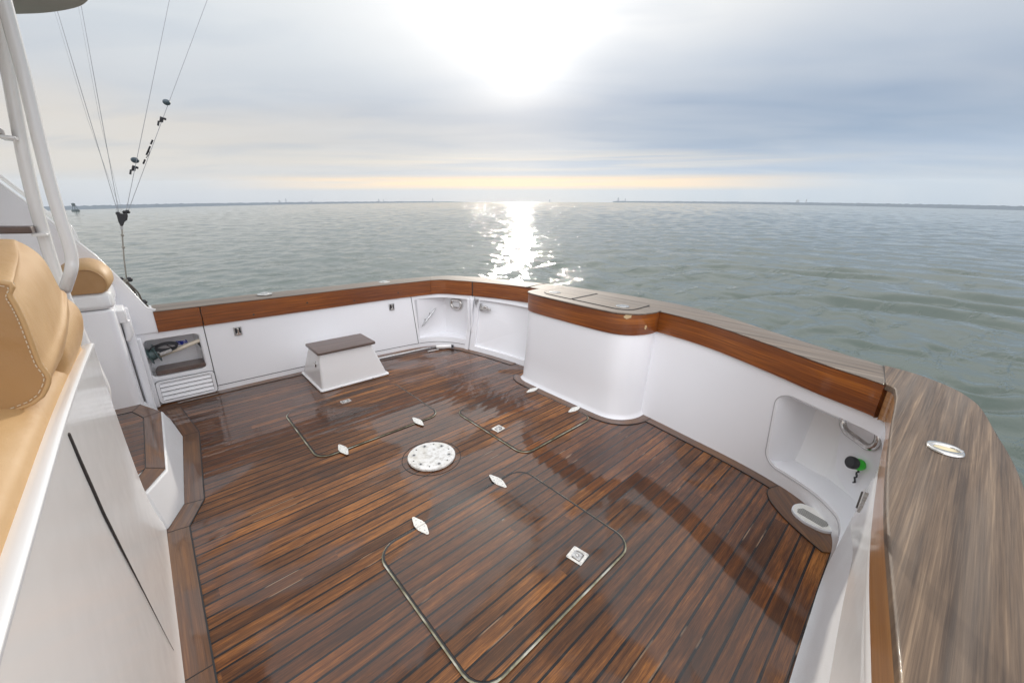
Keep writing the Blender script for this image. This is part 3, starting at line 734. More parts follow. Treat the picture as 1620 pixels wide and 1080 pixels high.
# seam between the locker and the big panel, and the panel's own outline
mb = MB(); 
mb.tube([wp_(.955, z, -.001) for z in lin(.06, ztop(.955), 8)], .0032, 6)
mb.tube([wp_(s, .052 + .0 * s, -.001) for s in lin(.955, 3.98, 26)], .0032, 6)
mb.tube([wp_(3.98, z, -.001) for z in lin(.05, ztop(3.98), 8)], .0032, 6)
mb.build('panel_seam', SEAM, SB)
def wall_latch(s, z, parent):
    c = wp_(s, z, -.004); a = wp_(s + .05, z) - wp_(s - .05, z); a.normalize(); up = Vector((0, 0, 1)); n = up.cross(a)
    if n.y > 0: n = -n
    rot = Matrix((a, up, n)).transposed()
    o = MB().box(c, (.062, .082, .008), rot).build('latch', STEELD, parent, bevel=.003)
    mb = MB(); mb.box(c + n * .006, (.044, .062, .006), rot); o2 = mb.build('latch_dish', RUB, o, bevel=.003); o2.location = (0, 0, 0)
    mb = MB(); mb.box(c + n * .011 + up * .004, (.013, .05, .010), rot).box(c + n * .011 - up * .022, (.036, .014, .010), rot).sphere(c + n * .012 + up * .024, .009, 8, 6); o3 = mb.build('latch_handle', STEEL, o, bevel=.002); o3.location = (0, 0, 0)
wall_latch(1.27, .52, SB); wall_latch(3.40, .53, SB)
# louvred vent under the locker
def louvre():
    q = [(240, 607), (330, 577), (345, 607), (341, 613), (258, 637), (252, 635)]
    P = [ony(x, y, 4.152) for x, y in q]
    o = thing('louvre_vent', 'white louvred vent panel low on the wall under the open locker', 'vent', (.06, 4.15, .1))
    x0, x1, z0, z1 = -.125, .268, .010, .205
    out = rrect(x0, z0, x1, z1, .028, 5); inn = rrect(x0 + .022, z0 + .020, x1 - .022, z1 - .016, .014, 5); n = len(out)
    v = [(a, 4.150, b_) for a, b_ in out] + [(a, 4.134, b_) for a, b_ in out] + [(a, 4.134, b_) for a, b_ in inn] + [(a, 4.155, b_) for a, b_ in inn]
    fs = [(j * n + i, j * n + (i + 1) % n, (j + 1) * n + (i + 1) % n, (j + 1) * n + i) for j in range(3) for i in range(n)]
    link('frame', v, fs, GEL, o, bevel=.002)
    MB().box((.07, 4.158, .108), (.36, .006, .165)).build('backing', SEAM, o)
    for k in range(4):
        z = .051 + k * .0385
        MB().box(((x0 + x1) / 2, 4.146, z), (x1 - x0 - .046, .003, .033), Matrix.Rotation(R(-30), 3, 'X')).build('louvre_slat', GEL, o, bevel=.0015)
    mb = MB(); mb.tube([(a, 4.1485, b_) for a, b_ in rrect(x0 - .004, z0 - .004, x1 + .004, z1 + .004, .03, 5)], .0022, 6, closed=True); mb.build('gasket', SEAM, o)
louvre()
def locker_contents():
    sh = MB().prism(roundpoly([(-.108, 4.172), (.247, 4.172), (.235, 4.335), (-.085, 4.335)], .035), .25, .283).build('locker_shelf', TREAD, None, uv=lambda c: (c.x, c.y))
    tag(sh, 'dark teak shelf on the floor of the open side locker', 'shelf')
    p = MB(); p.tube([ony(243, 566, 4.23), ony(285, 551, 4.215), ony(323, 535, 4.20)], .0165, 12)
    o = p.build('boat_pole', mat('cream_pole', gelcoat((.70, .62, .50), .4, 1.)), None, smooth=True); tag(o, 'cream wooden pole lying slantwise across the open side locker', 'pole')
    t_ = thing('line_reel', 'grey-green reel hanging at the left end of the open side locker', 'reel', (-.09, 4.24, .4))
    gm = mat('grey_green_plastic', color=(.09, .14, .14), rough=.4)
    c = ony(242, 560, 4.24); rm = Matrix.Rotation(R(75), 3, 'Y')
    MB().lathe([(.075, -.03), (.08, -.025), (.05, -.018), (.045, .018), (.08, .025), (.075, .03)], c, 24, rm).build('drum', gm, t_, auto=40)
    MB().lathe([(.02, -.045), (.02, .045)], c, 12, rm).build('hub', STEELD, t_)
    t_ = thing('rope_coil', 'black coiled line with a steel clip hung on the cream pole', 'rope', (0, 4.2, .45))
    mb = MB(); c = ony(263, 550, 4.19)
    for k in range(3):
        mb.tube([c + Vector((.07 * math.cos(a) + .004 * k, .01 * k, .028 * math.sin(a) + .006 * k)) for a in lin(0, 6.0, 22)], .006, 8)
    mb.build('coil', RUB, t_, smooth=True)
    MB().box(c + Vector((-.01, -.012, -.032)), (.085, .02, .026), Matrix.Rotation(R(-14), 3, 'Y')).build('clip', STEELD, t_, bevel=.004)
    mb = MB(); mb.tube([ony(x, y, 4.2) for x, y in ((235, 556), (240, 549), (250, 545), (262, 545), (274, 550))], .004, 8); mb.build('line_end', RUB, t_, smooth=True)
    bl = mat('blue_braid', color=(.02, .04, .35), rough=.7); mb = MB(); c = ony(287, 541, 4.22); g = random.Random(2)
    mb.tube([c + Vector((g.uniform(-.04, .04), g.uniform(-.015, .015), g.uniform(-.018, .02))) for _ in range(14)], .0045, 6)
    o = mb.build('blue_cord', bl, None, smooth=True); tag(o, 'small tangle of bright blue cord tied above the locker pole', 'cord')
    t_ = thing('hose_coil', 'dark ring of hose at the right end of the open side locker', 'hose', (.2, 4.22, .42))
    c = ony(322, 550, 4.22); rm = Matrix.Rotation(R(62), 3, 'Y')
    for k, r_ in enumerate((.055, .042)):
        MB().tube([c + rm @ Vector((r_ * math.cos(a) * 1.25, r_ * .6 * math.sin(a), 0)) for a in lin(0, 2 * math.pi, 25)[:-1]], .009, 8, closed=True).build('hose_loop', RUB, t_, smooth=True)
    MB().box(c, (.012, .012, .05), rm).build('tie', STEELD, t_)
locker_contents()

# ------------------------------------------------------------------ the transom with its corner niches, door and livewell
TR = thing('transom', 'curved stern wall of white gelcoat with a teak cap', 'boat wall', (2.8, 2.1, 0))
mb = MB()
wall_strip(mb, 4.02, 4.06, 0, 'top', 0, 3, 8)
def cavity(mb, s0, s1, z0, z1, back, fillet=0, n=24):
    wall_strip(mb, s0, s1, 0, z0, 0, n, 3); wall_strip(mb, s0, s1, z1, 'top', 0, n, 3)
    ss = lin(s0, s1, n)
    for z, fl in ((z0, 1), (z1, 0)):
        fr = [wp_(s, z) for s in ss]; pts = fr + [Vector((x, y, z)) for x, y in back[1:-1][::-1]]
        mb.add(pts, [tuple(range(len(pts))) if fl else tuple(range(len(pts)))[::-1]])
    k = len(back); bz = [z0, z0 + .012, z0 + .03, z1 - .01, z1]
    v = []
    for z in bz: v += [wp_(s0, z)] + [Vector((x, y, z)) for x, y in back[1:-1]] + [wp_(s1, z)]
    mb.add(v, [(j * k + i, j * k + i + 1, (j + 1) * k + i + 1, (j + 1) * k + i) for j in range(len(bz) - 1) for i in range(k - 1)])
    if fillet:
        sl = (wp_(s0 + .3, .3) - wp_(s0, .3)).length / .3
        for zc_, sg in ((z0, 1), (z1, -1)):
            f_ = [wp_(s0, zc_, -.0)] + [wp_(s0 + fillet / sl * (1 - math.cos(R(a))), zc_ + sg * fillet * (1 - math.sin(R(a))), 0) for a in lin(90, 0, 9)]
            f_[1:] = f_[1:][::-1]; m_ = len(f_); b2 = [p + Vector((.02, .0, 0)) for p in f_]
            mb.add(f_ + b2, [tuple(range(m_)), tuple(range(m_, 2 * m_))[::-1]] + [(i, (i + 1) % m_, m_ + (i + 1) % m_, m_ + i) for i in range(m_)])
cavity(mb, 4.06, 6.78, .112, .590, [tuple(wp_(4.06, .3))[:2], (2.315, 4.125), (2.66, 4.125), (2.70, 4.10), (2.715, 4.06), (2.81, 3.74), (2.80, 3.70), tuple(wp_(6.78, .3))[:2]])
wall_strip(mb, 6.78, 7.0, 0, 'top', -.012, 5, 6)     # door post
mb.build('liner', GEL, TR, auto=35); mb = MB()
wall_strip(mb, 10.8, 13.0, 0, 'top', 0, 20, 8)
CB = [tuple(wp_(13.38, .3))[:2]] + [tuple(p) for p in cr([(2.74, .375), (2.83, .31), (2.885, .262), (2.89, .215), (2.84, .165), (2.62, -.035), (2.56, -.09)], 3)] + [(2.30, -.13), (2.13, -.13)] + [tuple(wp_(16.5, .3))[:2]]
cavity(mb, 13.38, 16.5, .115, .605, CB, .075, 40)
wall_strip(mb, 13.0, 13.38, 0, 'top', 0, 4, 6)
wall_strip(mb, 10.0, 10.8, 0, 'top', 0, 8, 6)
mb.build('liner', GEL, TR, auto=35)
mb = MB(); mb.box(wp_(6.9, .31, -.02), (.028, .03, .62), Matrix.Rotation(R(20), 3, 'Z')); mb.box(wp_(7.04, .31, -.016), (.022, .022, .62), Matrix.Rotation(R(15), 3, 'Z'))
mb.build('door_post', GEL, TR, bevel=.008, segs=3)
sl = (wp_(13.6, .3) - wp_(13.4, .3)).length / .2; rr_ = .09
lip = [wp_(s, .598, -.001) for s in lin(14.6, 13.33 + rr_ / sl, 8)] + [wp_(13.33 + rr_ / sl * (1 - math.sin(R(a))), .598 - rr_ * (1 - math.cos(R(a))), -.001) for a in lin(0, 90, 8)] + [wp_(13.33 + rr_ / sl * (1 - math.cos(R(a))), .098 + rr_ * (1 - math.sin(R(a))), -.001) for a in lin(0, 90, 8)] + [wp_(s, .098, -.001) for s in lin(13.33 + rr_ / sl, 16.2, 16)]
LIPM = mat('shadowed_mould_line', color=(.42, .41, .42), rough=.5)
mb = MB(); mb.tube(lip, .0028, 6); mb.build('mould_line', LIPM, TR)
mb = MB(); mb.tube([wp_(s, .052, -.001) for s in lin(4.0, 6.8, 20)], .0028, 6); mb.build('panel_seam', SEAM, TR)
fascia(4.66, 6.90, 26, VARN, TR); fascia(6.93, 10.0, 26, VARN, TR); fascia(10.9, 15.0, 44, VARN, TR)
mb = MB(); a = stat(6.915); mb.box((a[2] + .004, a[3] - .002, a[4] - .092), (.012, .010, .176), Matrix.Rotation(R(25), 3, 'Z')); mb.build('fascia_joint', SEAM, TR)
cap(4.66, 8.75, 30, BARES, TR, swap=True)
cap(8.78, 15.0, 70, BARES, TR, swap=True)
def door():
    th = thing('transom_door', 'white recessed transom door at the left end of the stern wall', 'door', tuple(wp_(8, 0)))
    mb = MB(); wall_hole(mb, 7.0, 10.0, 0, 'top', 7.22, 9.9, .055, .60, .012, .035, taper=.006); mb.build('door_panel', GEL, th, auto=35)
    # slam latch
    c = wp_(7.32, .52, .0); d = (wp_(7.6, .52) - wp_(7.2, .52)).normalized(); up = Vector((0, 0, 1)); n = Vector((d.y, -d.x, 0)); n = n if n.x < 0 else -n
    rot = Matrix((d, n, up)).transposed()
    l = MB().box(c + n * .0, (.030, .018, .095), rot).build('latch', STEELD, th, bevel=.004)
    mb = MB(); mb.box(c + d * .055 + n * .022, (.09, .028, .045), rot).box(c + d * .115 + n * .03 - up * .008, (.06, .02, .03), rot).sphere(c + d * .075 + n * .032 + up * .018, .016, 10, 8)
    o = mb.build('latch_bolt', STEEL, l, bevel=.004); o.location = (0, 0, 0)
    c2 = wp_(7.12, .60, -.015)
    mb = MB(); mb.box(c2, (.055, .02, .02), rot).box(c2 + n * .012 - up * .03, (.022, .014, .06), rot).tube([c2 + n * .02 - up * .05, c2 + n * .025 - up * .085 + d * .012], .005, 8)
    mb.build('hook', STEELD, th, bevel=.002)
door()
def cleat():
    th = thing('mooring_cleat', 'slender polished cleat set slantwise in the far corner niche', 'cleat', tuple(wp_(5.0, .35, .1)))
    a = ony(668, 516, 4.085); b_ = ony(690, 487, 4.085); d = b_ - a
    MB().tube([a, a + d * .1, a + d * .5, a + d * .9, b_], [.004, .009, .011, .009, .004], 10).build('horn', STEELD, th, smooth=True)
    for q in (.33, .66):
        p = a + d * q; MB().tube([p + Vector((0, -.002, 0)), p + Vector((0, .035, 0)), p + Vector((0, .05, 0))], [.009, .010, .018], 10).build('foot', STEELD, th, smooth=True)
cleat()
def hawse(cp, u, v_, n, w, h, name_label):
    """oval chock ring: u, v_ in-plane axes, n towards the viewer"""
    th = thing('hawse_ring', name_label, 'hawsehole', tuple(cp), 'oval steel hawse rings in the corner niches')
    def ov(a, b_, off): return [cp + u * x + v_ * y + n * off for x, y in rrect(-a, -b_, a, b_, min(a, b_) * .96, 8)]
    prof = [(0, 0, .002), (0, 0, .014), (-.010, -.010, .020), (-.030, -.030, .016), (-.036, -.036, .002), (-.038, -.038, -.05)]
    rings = [ov(w + a, h + b_, o_) for a, b_, o_ in prof]; k = len(rings[0]); v = [p for r_ in rings for p in r_]
    link('ring', v, [(j * k + i, j * k + (i + 1) % k, (j + 1) * k + (i + 1) % k, (j + 1) * k + i) for j in range(len(rings) - 1) for i in range(k)], STEEL, th, smooth=True)
    pg = mat('pale_outside', color=(.24, .28, .27), rough=.35)
    q = ov(w - .037, h - .037, -.004); link('opening', q, [tuple(range(len(q)))], HOLE, th)
    for x, y in ((-w + .013, 0), (w - .013, 0)): MB().sphere(cp + u * x + v_ * y + n * .019, .006, 8, 5).build('screw', STEELD, th)
def holefn(t, b):
    s = t.sep(objco(t)); t.put(b.inputs['Base Color'], t.mix(t.noise(objco(t), 18, 3), (.10, .15, .14), (.20, .26, .25)))
HOLE = mat('sea_seen_through_chock', holefn, rough=.15)
def onplane(x, y, a, b_):
    d = Vector(ray(x, y)); n = Vector((-(b_[1] - a[1]), b_[0] - a[0], 0)); o = Vector((0, 0, H)); k = n.dot(Vector((a[0], a[1], 0)) - o) / n.dot(d); return o + d * k
p = onplane(722, 481, (2.715, 4.06), (2.81, 3.74)); d = Vector((2.81 - 2.715, 3.74 - 4.06, 0)).normalized(); nn_ = Vector((d.y, -d.x, 0)); hawse(p + nn_ * .002, d, Vector((0, 0, 1)), nn_, .095, .070, 'oval steel hawse ring in the far corner niche beside the cleat')
# lining of the far recess opening shows a slice of bright water: same ring at the port quarter
def port_hawse():
    p = onplane(1362, 678, (2.84, .165), (2.62, -.035)); d = Vector((-.22, -.20, 0)).normalized(); n = Vector((d.y, -d.x, 0)); p = p + n * .002
    hawse(p, d, Vector((0, 0, 1)), n, .142, .082, 'larger oval steel hawse ring in the near corner niche above the green knob')
port_hawse()
# livewell cabinet
LW = thing('livewell_cabinet', 'round-cornered white livewell cabinet against the stern wall with teak top', 'livewell', (2.7, 2.0, 0))
bx = [tuple(p) for p in cr(boxb, 5)]
topz = .865
boxt = [(2.92, 2.66), (2.78, 2.655), (2.69, 2.63), (2.65, 2.55), (2.635, 2.40), (2.63, 2.2), (2.625, 1.93), (2.63, 1.72), (2.655, 1.59), (2.72, 1.50), (2.80, 1.45), (2.90, 1.42), (3.0, 1.425)]
tx = [tuple(p) for p in cr(boxt, 5)]; n = len(bx)
v = []; 
flare = [(0.0, .004, -.018), (.012, .012, -.014), (.03, .02, -.004), (.06, .06, 0), (.35, .35, 0), (.7, .7, 0), (1., 1., 0)]
NB = [nrm2(bx, i) for i in range(n)]
for q, qq, fo in flare:
    for i in range(n):
        p = Vector(bx[i]).lerp(Vector(tx[i]), q) - NB[i] * (-fo if True else 0) + NB[i] * (.012 if q > .1 else .012 * q / .1)
        v.append((p.x, p.y, q * (topz - FH)))
mfl = len(flare)
link('body', v, [(j * n + i, j * n + i + 1, (j + 1) * n + i + 1, (j + 1) * n + i) for j in range(mfl - 1) for i in range(n - 1)], GEL, LW, smooth=True)
# teak band round the top
v = []; uv = []; acc = 0
for i in range(n):
    if i: acc += (Vector(tx[i]) - Vector(tx[i - 1])).length
    nn = nrm2(tx, i)
    for off, z in ((0, topz - FH), (0, topz - .006), (.03, topz - .006), (.03, topz - FH)):
        p = Vector(tx[i]) + nn * off; v.append((p.x, p.y, z)); uv.append((acc, z + off))
fs = [(4 * i + k, 4 * i + 4 + k, 4 * i + 4 + (k + 1) % 4, 4 * i + (k + 1) % 4) for i in range(n - 1) for k in range(4)]
link('teak_band', v, fs, VARN, LW, uv=uv, bevel=.003, segs=1)
tb = [tuple(Vector(tx[i]) - nrm2(tx, i) * .007) for i in range(n)]
MB().prism(tb + [(3.02, 1.44), (3.05, 2.1), (3.0, 2.68)], topz - .006, topz + .0065).build('teak_top', BARES, LW, uv=lambda c: (c.y, c.x), bevel=.004)
mb = MB()
for px_, py_, r_ in ((990, 507, .022),): pass
chip = mat('bare_wood_scar', color=(.55, .40, .22), rough=.6)
def scar(px_, py_, sx, sz):
    # find band point under the pixel
    best = min(range(n), key=lambda i: abs(proj_x(tx[i], .78) - px_)); nn = nrm2(tx, best); d = Vector((-nn.y, nn.x)); z = z_for(tx[best], py_)
    c = Vector((*tx[best], z)); g = random.Random(px_); out = []
    for k in range(16):
        a = 2 * math.pi * k / 16; r_ = g.uniform(.6, 1.15); q = d * math.cos(a) * sx * r_; out.append(Vector((c.x + q.x - nn.x * .002, c.y + q.y - nn.y * .002, z + math.sin(a) * sz * r_)))
    o = link('wood_scar', out, [tuple(range(16))], chip, LW)
def proj(p):
    c = M @ (np.array(p) - np.array([0, 0, H])); return c[0] / c[2] * F + 810, c[1] / c[2] * F + 540
def proj_x(p, z): return proj((*p[:2], z))[0]
def z_for(p, py_):
    return min(lin(.6, .9, 61), key=lambda z: abs(proj((*p[:2], z))[1] - py_))
scar(992, 501, .032, .022); scar(1023, 517, .012, .020)
def well_lid(y0, y1, hole_y, lab, left):
    l = [(2.735, y0), (2.735, y1), (3.08, y1), (3.08, y0)]
    r_ = [.10 if left else .001, .10 if not left else .001, .001, .001]
    if left: l = [(2.735, y1), (3.10, y1), (3.10, y0), (2.735, y0)]; r_ = [.15, .05, .001, .001]
    else: l = [(2.735, y1), (3.10, y1), (3.10, y0), (2.735, y0)]; r_ = [.001, .001, .06, .15]
    th = LW
    out = roundpoly(l, r_, 8)
    LD = MB().prism(out, topz + .007, topz + .0115).build('lid', BARES, th, uv=lambda c: (c.y, c.x), bevel=.0015, segs=1); LD['label'] = lab
    mb = MB(); mb.tube([(a, b_, topz + .009) for a, b_ in out], .0035, 6, closed=True); mb.build('gap_seal', CAULK, LD).location = (0, 0, 0)
    c = Vector((2.84, hole_y, topz + .0125)); mb = MB(); mb.lathe([(.055, 0), (.055, .003), (.04, .004)], c, 24); mb.box(c + Vector((0, 0, .004)), (.02, .07, .004)); mb.build('latch', STEEL, LD, bevel=.001).location = (0, 0, 0)
well_lid(2.14, 2.53, 2.42, 'left flush teak livewell lid with a round corner', True)
well_lid(1.56, 2.12, 1.68, 'right flush teak livewell lid, longer, with a steel latch', False)
mb = MB(); mb.box((2.93, 2.13, topz + .0135), (.37, .016, .006)); o = mb.build('lid_joint_strip', SEAM, LW, bevel=.001)
a = stat(8.765); mb = MB(); mb.box(((a[2] + a[5]) / 2 - .02, (a[3] + a[6]) / 2 - .0, a[4] + .001), (.34, .014, .012), Matrix.Rotation(R(6), 3, 'Z')); mb.build('door_gap', SEAM, TR)

# ------------------------------------------------------------------ port side
PB = thing('port_bulwark', 'near cockpit wall and wide weathered teak rail at the right', 'boat wall', (1.3, 0, 0))
mb = MB(); n_s = lin(16.5, 20, 30)
prof = [(0, 0), (.02, .012), (.10, .02), (.30, .035), (.52, .03), (.62, .0), (.665, -.012), (.695, -.006)]
def pw(s, q):
    i = int(q); z, o_ = prof[i]; k = min(1, max(0, (s - 16.5) / .6)); k = k * k * (3 - 2 * k); return wp_(s, min(z, ztop(s)), o_ * k)
mb.add(*grid(lambda s, q: pw(s, q), n_s, range(0, 4))); mb.build('nonskid_liner', GELN, PB, smooth=True)
mb = MB(); mb.add(*grid(lambda s, q: pw(s, q), n_s, range(3, 8))); mb.build('liner', GELW, PB, smooth=True)
fascia(15.12, 20, 44, PORTV, PB)
def port_cap():
    inn = [tuple(stat(s)[2:4]) for s in lin(15.0, 20, 40)]
    inn = [(x, y + .006) for x, y in inn]; inn[0] = (2.452, .022)
    oc = [(2.768, .052), (2.745, -.04), (2.70, -.12), (2.62, -.20), (2.52, -.25), (2.40, -.28), (2.15, -.305), (1.9, -.33), (1.35, -.36), (.8, -.45), (.2, -.52), (-.4, -.60)]
    oc = [tuple(p) for p in cr(oc, 6)]
    out = inn + oc[::-1]
    MB().prism(out, .838, .872).build('covering_board', BARE, PB, uv=lambda c: (c.x, c.y + .055 * c.x), bevel=.005)
port_cap()
mb = MB(); mb.tube([(2.452, .022, .870), (2.768, .054, .870)], .0018, 6); mb.build('miter_seam', SEAM, PB)
def rod_holder():
    c = onz(1495, 711, .873); a = onz(1464, 704, .873); b_ = onz(1527, 718, .873); d = (b_ - a); w = d.length / 2; d.normalize(); s = Vector((-d.y, d.x, 0))
    th = thing('rod_holder', 'oval polished rod holder flange set into the wide near rail', 'rod holder', tuple(c))
    out = [(w * math.cos(x) * (1 - .06 * math.cos(2 * x)), .047 * math.sin(x)) for x in lin(0, 2 * math.pi, 41)[:-1]]
    def ring(k, z, ox=0): return [c + d * (x * k + ox) + s * (y * k) + Vector((0, 0, z)) for x, y in out]
    def inner(k, z): return [c + d * (.037 * k * math.cos(x)) + s * (.024 * k * math.sin(x)) + Vector((0, 0, z)) for x in lin(0, 2 * math.pi, 41)[:-1]]
    rings = [ring(1, 0), ring(1, .004), ring(.93, .008), inner(1.05, .009), inner(.92, .005), inner(.95, -.01), inner(.9, -.025)]; k = 40
    link('flange', [p for r_ in rings for p in r_], [(j * k + i, j * k + (i + 1) % k, (j + 1) * k + (i + 1) % k, (j + 1) * k + i) for j in range(6) for i in range(k)], STEEL, th, smooth=True)
    q = inner(.96, .0025); link('cup_liner', q, [tuple(range(k))], mat('ivory_plastic', color=(.68, .58, .36), rough=.35), th)
    for sg in (-1, 1): MB().sphere(c + d * sg * w * .74 + Vector((0, 0, .009)), .0075, 10, 5, (1, 1, .3)).build('screw', STEELD, th)
rod_holder()
def flush_fit(px_, py_, z, lab):
    c = onz(px_, py_, z); th = thing('rail_fitting', lab, 'rod holder', tuple(c), 'fittings seen edge-on on the far rail')
    MB().lathe([(.062, 0), (.062, .006), (.045, .011), (.03, .011)], c, 24).build('flange', STEEL, th, auto=40)
    MB().lathe([(.03, .010), (.03, .017), (.01, .019)], c, 20).build('cap', STEELD, th, auto=40)
c = Vector((.78, 4.33, .798)); 
for x, y, lab in ((.80, 4.33, 'polished fitting on the far rail, nearer the left end'), (2.0, 4.29, 'polished fitting on the far rail, nearer the stern corner')):
    th = thing('rail_fitting', lab, 'rod holder', (x, y, .798), 'fittings seen edge-on on the far rail')
    MB().lathe([(.065, 0), (.065, .006), (.045, .012), (.03, .012)], (x, y, .797), 24).build('flange', STEEL, th, auto=40)
    MB().lathe([(.03, .010), (.03, .017), (.01, .019)], (x, y, .797), 20).build('cap', STEELD, th, auto=40)
def knob():
    p = onplane(1364, 736, (2.84, .165), (2.62, -.035)); d = Vector((-.22, -.20, 0)).normalized(); n = Vector((d.y, -d.x, 0)); up = Vector((0, 0, 1))
    th = thing('hose_plug', 'small bright green knob with a black cap and dangling black lanyard', 'plug', tuple(p))
    ax = (n + up * .25 + Vector((0, 0, 0))).normalized(); rot = ax.to_track_quat('Z', 'Y').to_matrix()
    gm = mat('bright_green_plastic', color=(.03, .55, .02), rough=.3)
    MB().sphere(p + ax * .02, .032, 18, 12).build('green_body', gm, th, smooth=True)
    c = p + ax * .052
    MB().lathe([(.022, -.014), (.032, -.010), (.034, 0), (.034, .016), (.029, .022), (.018, .023)], c, 20, rot).build('black_cap', RUB, th, auto=40)
    q = p - up * .028
    pts = [q + d * (.006 * math.sin(k * 2.1)) - up * .011 * k + n * .012 for k in range(9)]
    MB().tube(pts, [.004 + .0015 * (k % 2) for k in range(9)], 8).build('lanyard', RUB, th, smooth=True)
knob()
def scupper():
    c = onz(1288, 818, 0); th = thing('deck_drain', 'slotted steel deck drain in a rounded white surround at the near stern corner', 'drain', tuple(c))
    P = lambda x, y, z=.03: onz(x, y, z)
    o = [P(x, y, .022) for x, y in ((1252, 803), (1256, 797), (1268, 795), (1290, 804), (1320, 820), (1322, 836), (1316, 841), (1300, 838), (1272, 824), (1257, 812))]
    o2 = [tuple(p)[:2] for p in o]; rp = roundpoly(o2, .02, 4)
    mb = MB(); k = len(rp); mb.add([(a, b_, .004) for a, b_ in rp] + [(a, b_, .022) for a, b_ in rp], [tuple(range(k))[::-1], tuple(range(k, 2 * k))] + [(i, (i + 1) % k, k + (i + 1) % k, k + i) for i in range(k)])
    mb.build('surround', GELN, th, bevel=.002)
    g = [P(x, y, .024) for x, y in ((1256, 803), (1262, 798), (1278, 802), (1315, 823), (1316, 836), (1306, 837), (1277, 823), (1262, 813))]
    cc = sum((Vector(q) for q in rp), Vector((0, 0))) / len(rp); rp = [tuple(cc + (Vector(q) - cc) * .92) for q in rp]; MB().prism(rp, .022, .0245).build('grate', CHALK, th)
    a = P(1263, 805, .0265); b_ = P(1308, 831, .0265); d = (b_ - a); s = Vector((-d.y, d.x, 0)).normalized(); L = d.length; d.normalize()
    for i in range(6):
        off = (i - 2.5) * .0112; q0 = a + s * off + d * (-.004 + .005 * abs(i - 2.5)); q1 = a + s * off + d * (L + .006 - .004 * abs(i - 2.5))
        MB().tube([q0, q1], .0015, 6).build('slot', SEAM, th)
scupper()
def side_vent():
    th = thing('side_vent', 'narrow dark slotted vent low in the near white wall', 'vent', tuple(onz(1367, 794, .3)))
    P4 = [ony(x, y, -.022) for x, y in ((1373, 774), (1375, 780), (1365, 803), (1360, 811), (1360, 800))]
    k = 5; b2 = [p + Vector((0, .006, 0)) for p in P4]
    link('bezel', P4 + b2, [tuple(range(k)), tuple(range(k, 2 * k))[::-1]] + [(i, (i + 1) % k, k + (i + 1) % k, k + i) for i in range(k)], STEELD, th)
    c = sum(P4, Vector()) / k; MB().tube([c.lerp(P4[0], .7) + Vector((0, .006, 0)), c.lerp(P4[3], .7) + Vector((0, .006, 0))], .0035, 6).build('slot', SEAM, th)
side_vent()

# ------------------------------------------------------------------ hull outside
def hull():
    us = lin(0, 20, 120); zs = [(0, -.03, 0), (.004, -.06, 0), (-.01, -.3, 0), (.03, -.7, 0), (.2, -1.25, 0)]
    v = []
    for off, dz, _ in zs:
        for s in us:
            a = stat(s); e = stat(s + .02); b0 = stat(s - .02); d = Vector((e[5] - b0[5], e[6] - b0[6])).normalized(); nn = Vector((-d.y, d.x))
            v.append((a[5] - nn.x * off, a[6] - nn.y * off, a[4] + dz))
    n = len(us); o = link('boat_hull', v, [(j * n + i, j * n + n + i, j * n + n + i + 1, j * n + i + 1) for j in range(len(zs) - 1) for i in range(n - 1)], GELW, None, smooth=True)
    tag(o, 'smooth white outer hull side below the teak rail', 'hull')
hull()

# ------------------------------------------------------------------ step box
def step_box():
    th = thing('step_box', 'white boarding step box with a dark teak tread by the far wall', 'step', (1.28, 3.8, 0))
    b0 = [(.965, 3.53), (1.60, 3.53), (1.60, 4.09), (.965, 4.09)]; t0 = [(.985, 3.545), (1.47, 3.545), (1.47, 3.85), (.985, 3.85)]
    zt = .355; v = [(x, y, .012) for x, y in b0] + [(x, y, zt) for x, y in t0]
    link('body', v, [(3, 2, 1, 0), (4, 5, 6, 7), (0, 1, 5, 4), (1, 2, 6, 5), (2, 3, 7, 6), (3, 0, 4, 7)], GELW, th, bevel=.018, segs=4)
    MB().prism(rrect(.95, 3.515, 1.615, 4.105, .02, 4), .004, .022).build('base_flange', GELW, th, bevel=.005)
    MB().prism(rrect(.965, 3.515, 1.50, 3.865, .012, 3), zt + .001, zt + .028).build('tread', TREAD, th, uv=lambda c: (c.x, c.y + c.z), bevel=.007, segs=3)
    c = Vector((.978, 3.66, .235)); rm = Matrix.Rotation(R(-90), 3, 'Y')
    o = MB().lathe([(.028, 0), (.028, .006), (.018, .010), (.017, .004), (.004, .004)], c, 24, rm).build('socket', STEEL, th, auto=40)
    for x in (1.13, 1.44): MB().sphere((x, 3.514, .014), .006, 8, 5).build('screw', STEELD, th)
step_box()
def deck_brush():
    th = thing('deck_pole', 'long thin pole with a white grip lying along the foot of the far wall', 'pole', (1.9, 4.0, 0))
    a = onz(600, 567, .02); b_ = onz(670, 552, .025); c = onz(690, 548.5, .03); e = onz(714, 547.5, .03)
    MB().tube([onz(560, 574, .02), a, b_, c], .011, 10).build('shaft', STEELD, th, smooth=True)
    MB().tube([c, c.lerp(e, .05), c.lerp(e, .95), e], [.019, .024, .024, .018], 16).build('grip', WPAINT, th, smooth=True)
    MB().tube([e, e + (e - c).normalized() * .03], [.021, .015], 12).build('end_cap', RUB, th, smooth=True)
    g = onz(668, 553, .016); MB().tube([c + Vector((-.14, -.035, -.018)), c + Vector((.0, -.055, -.018))], .004, 6).build('lanyard', WPAINT, th)
deck_brush()

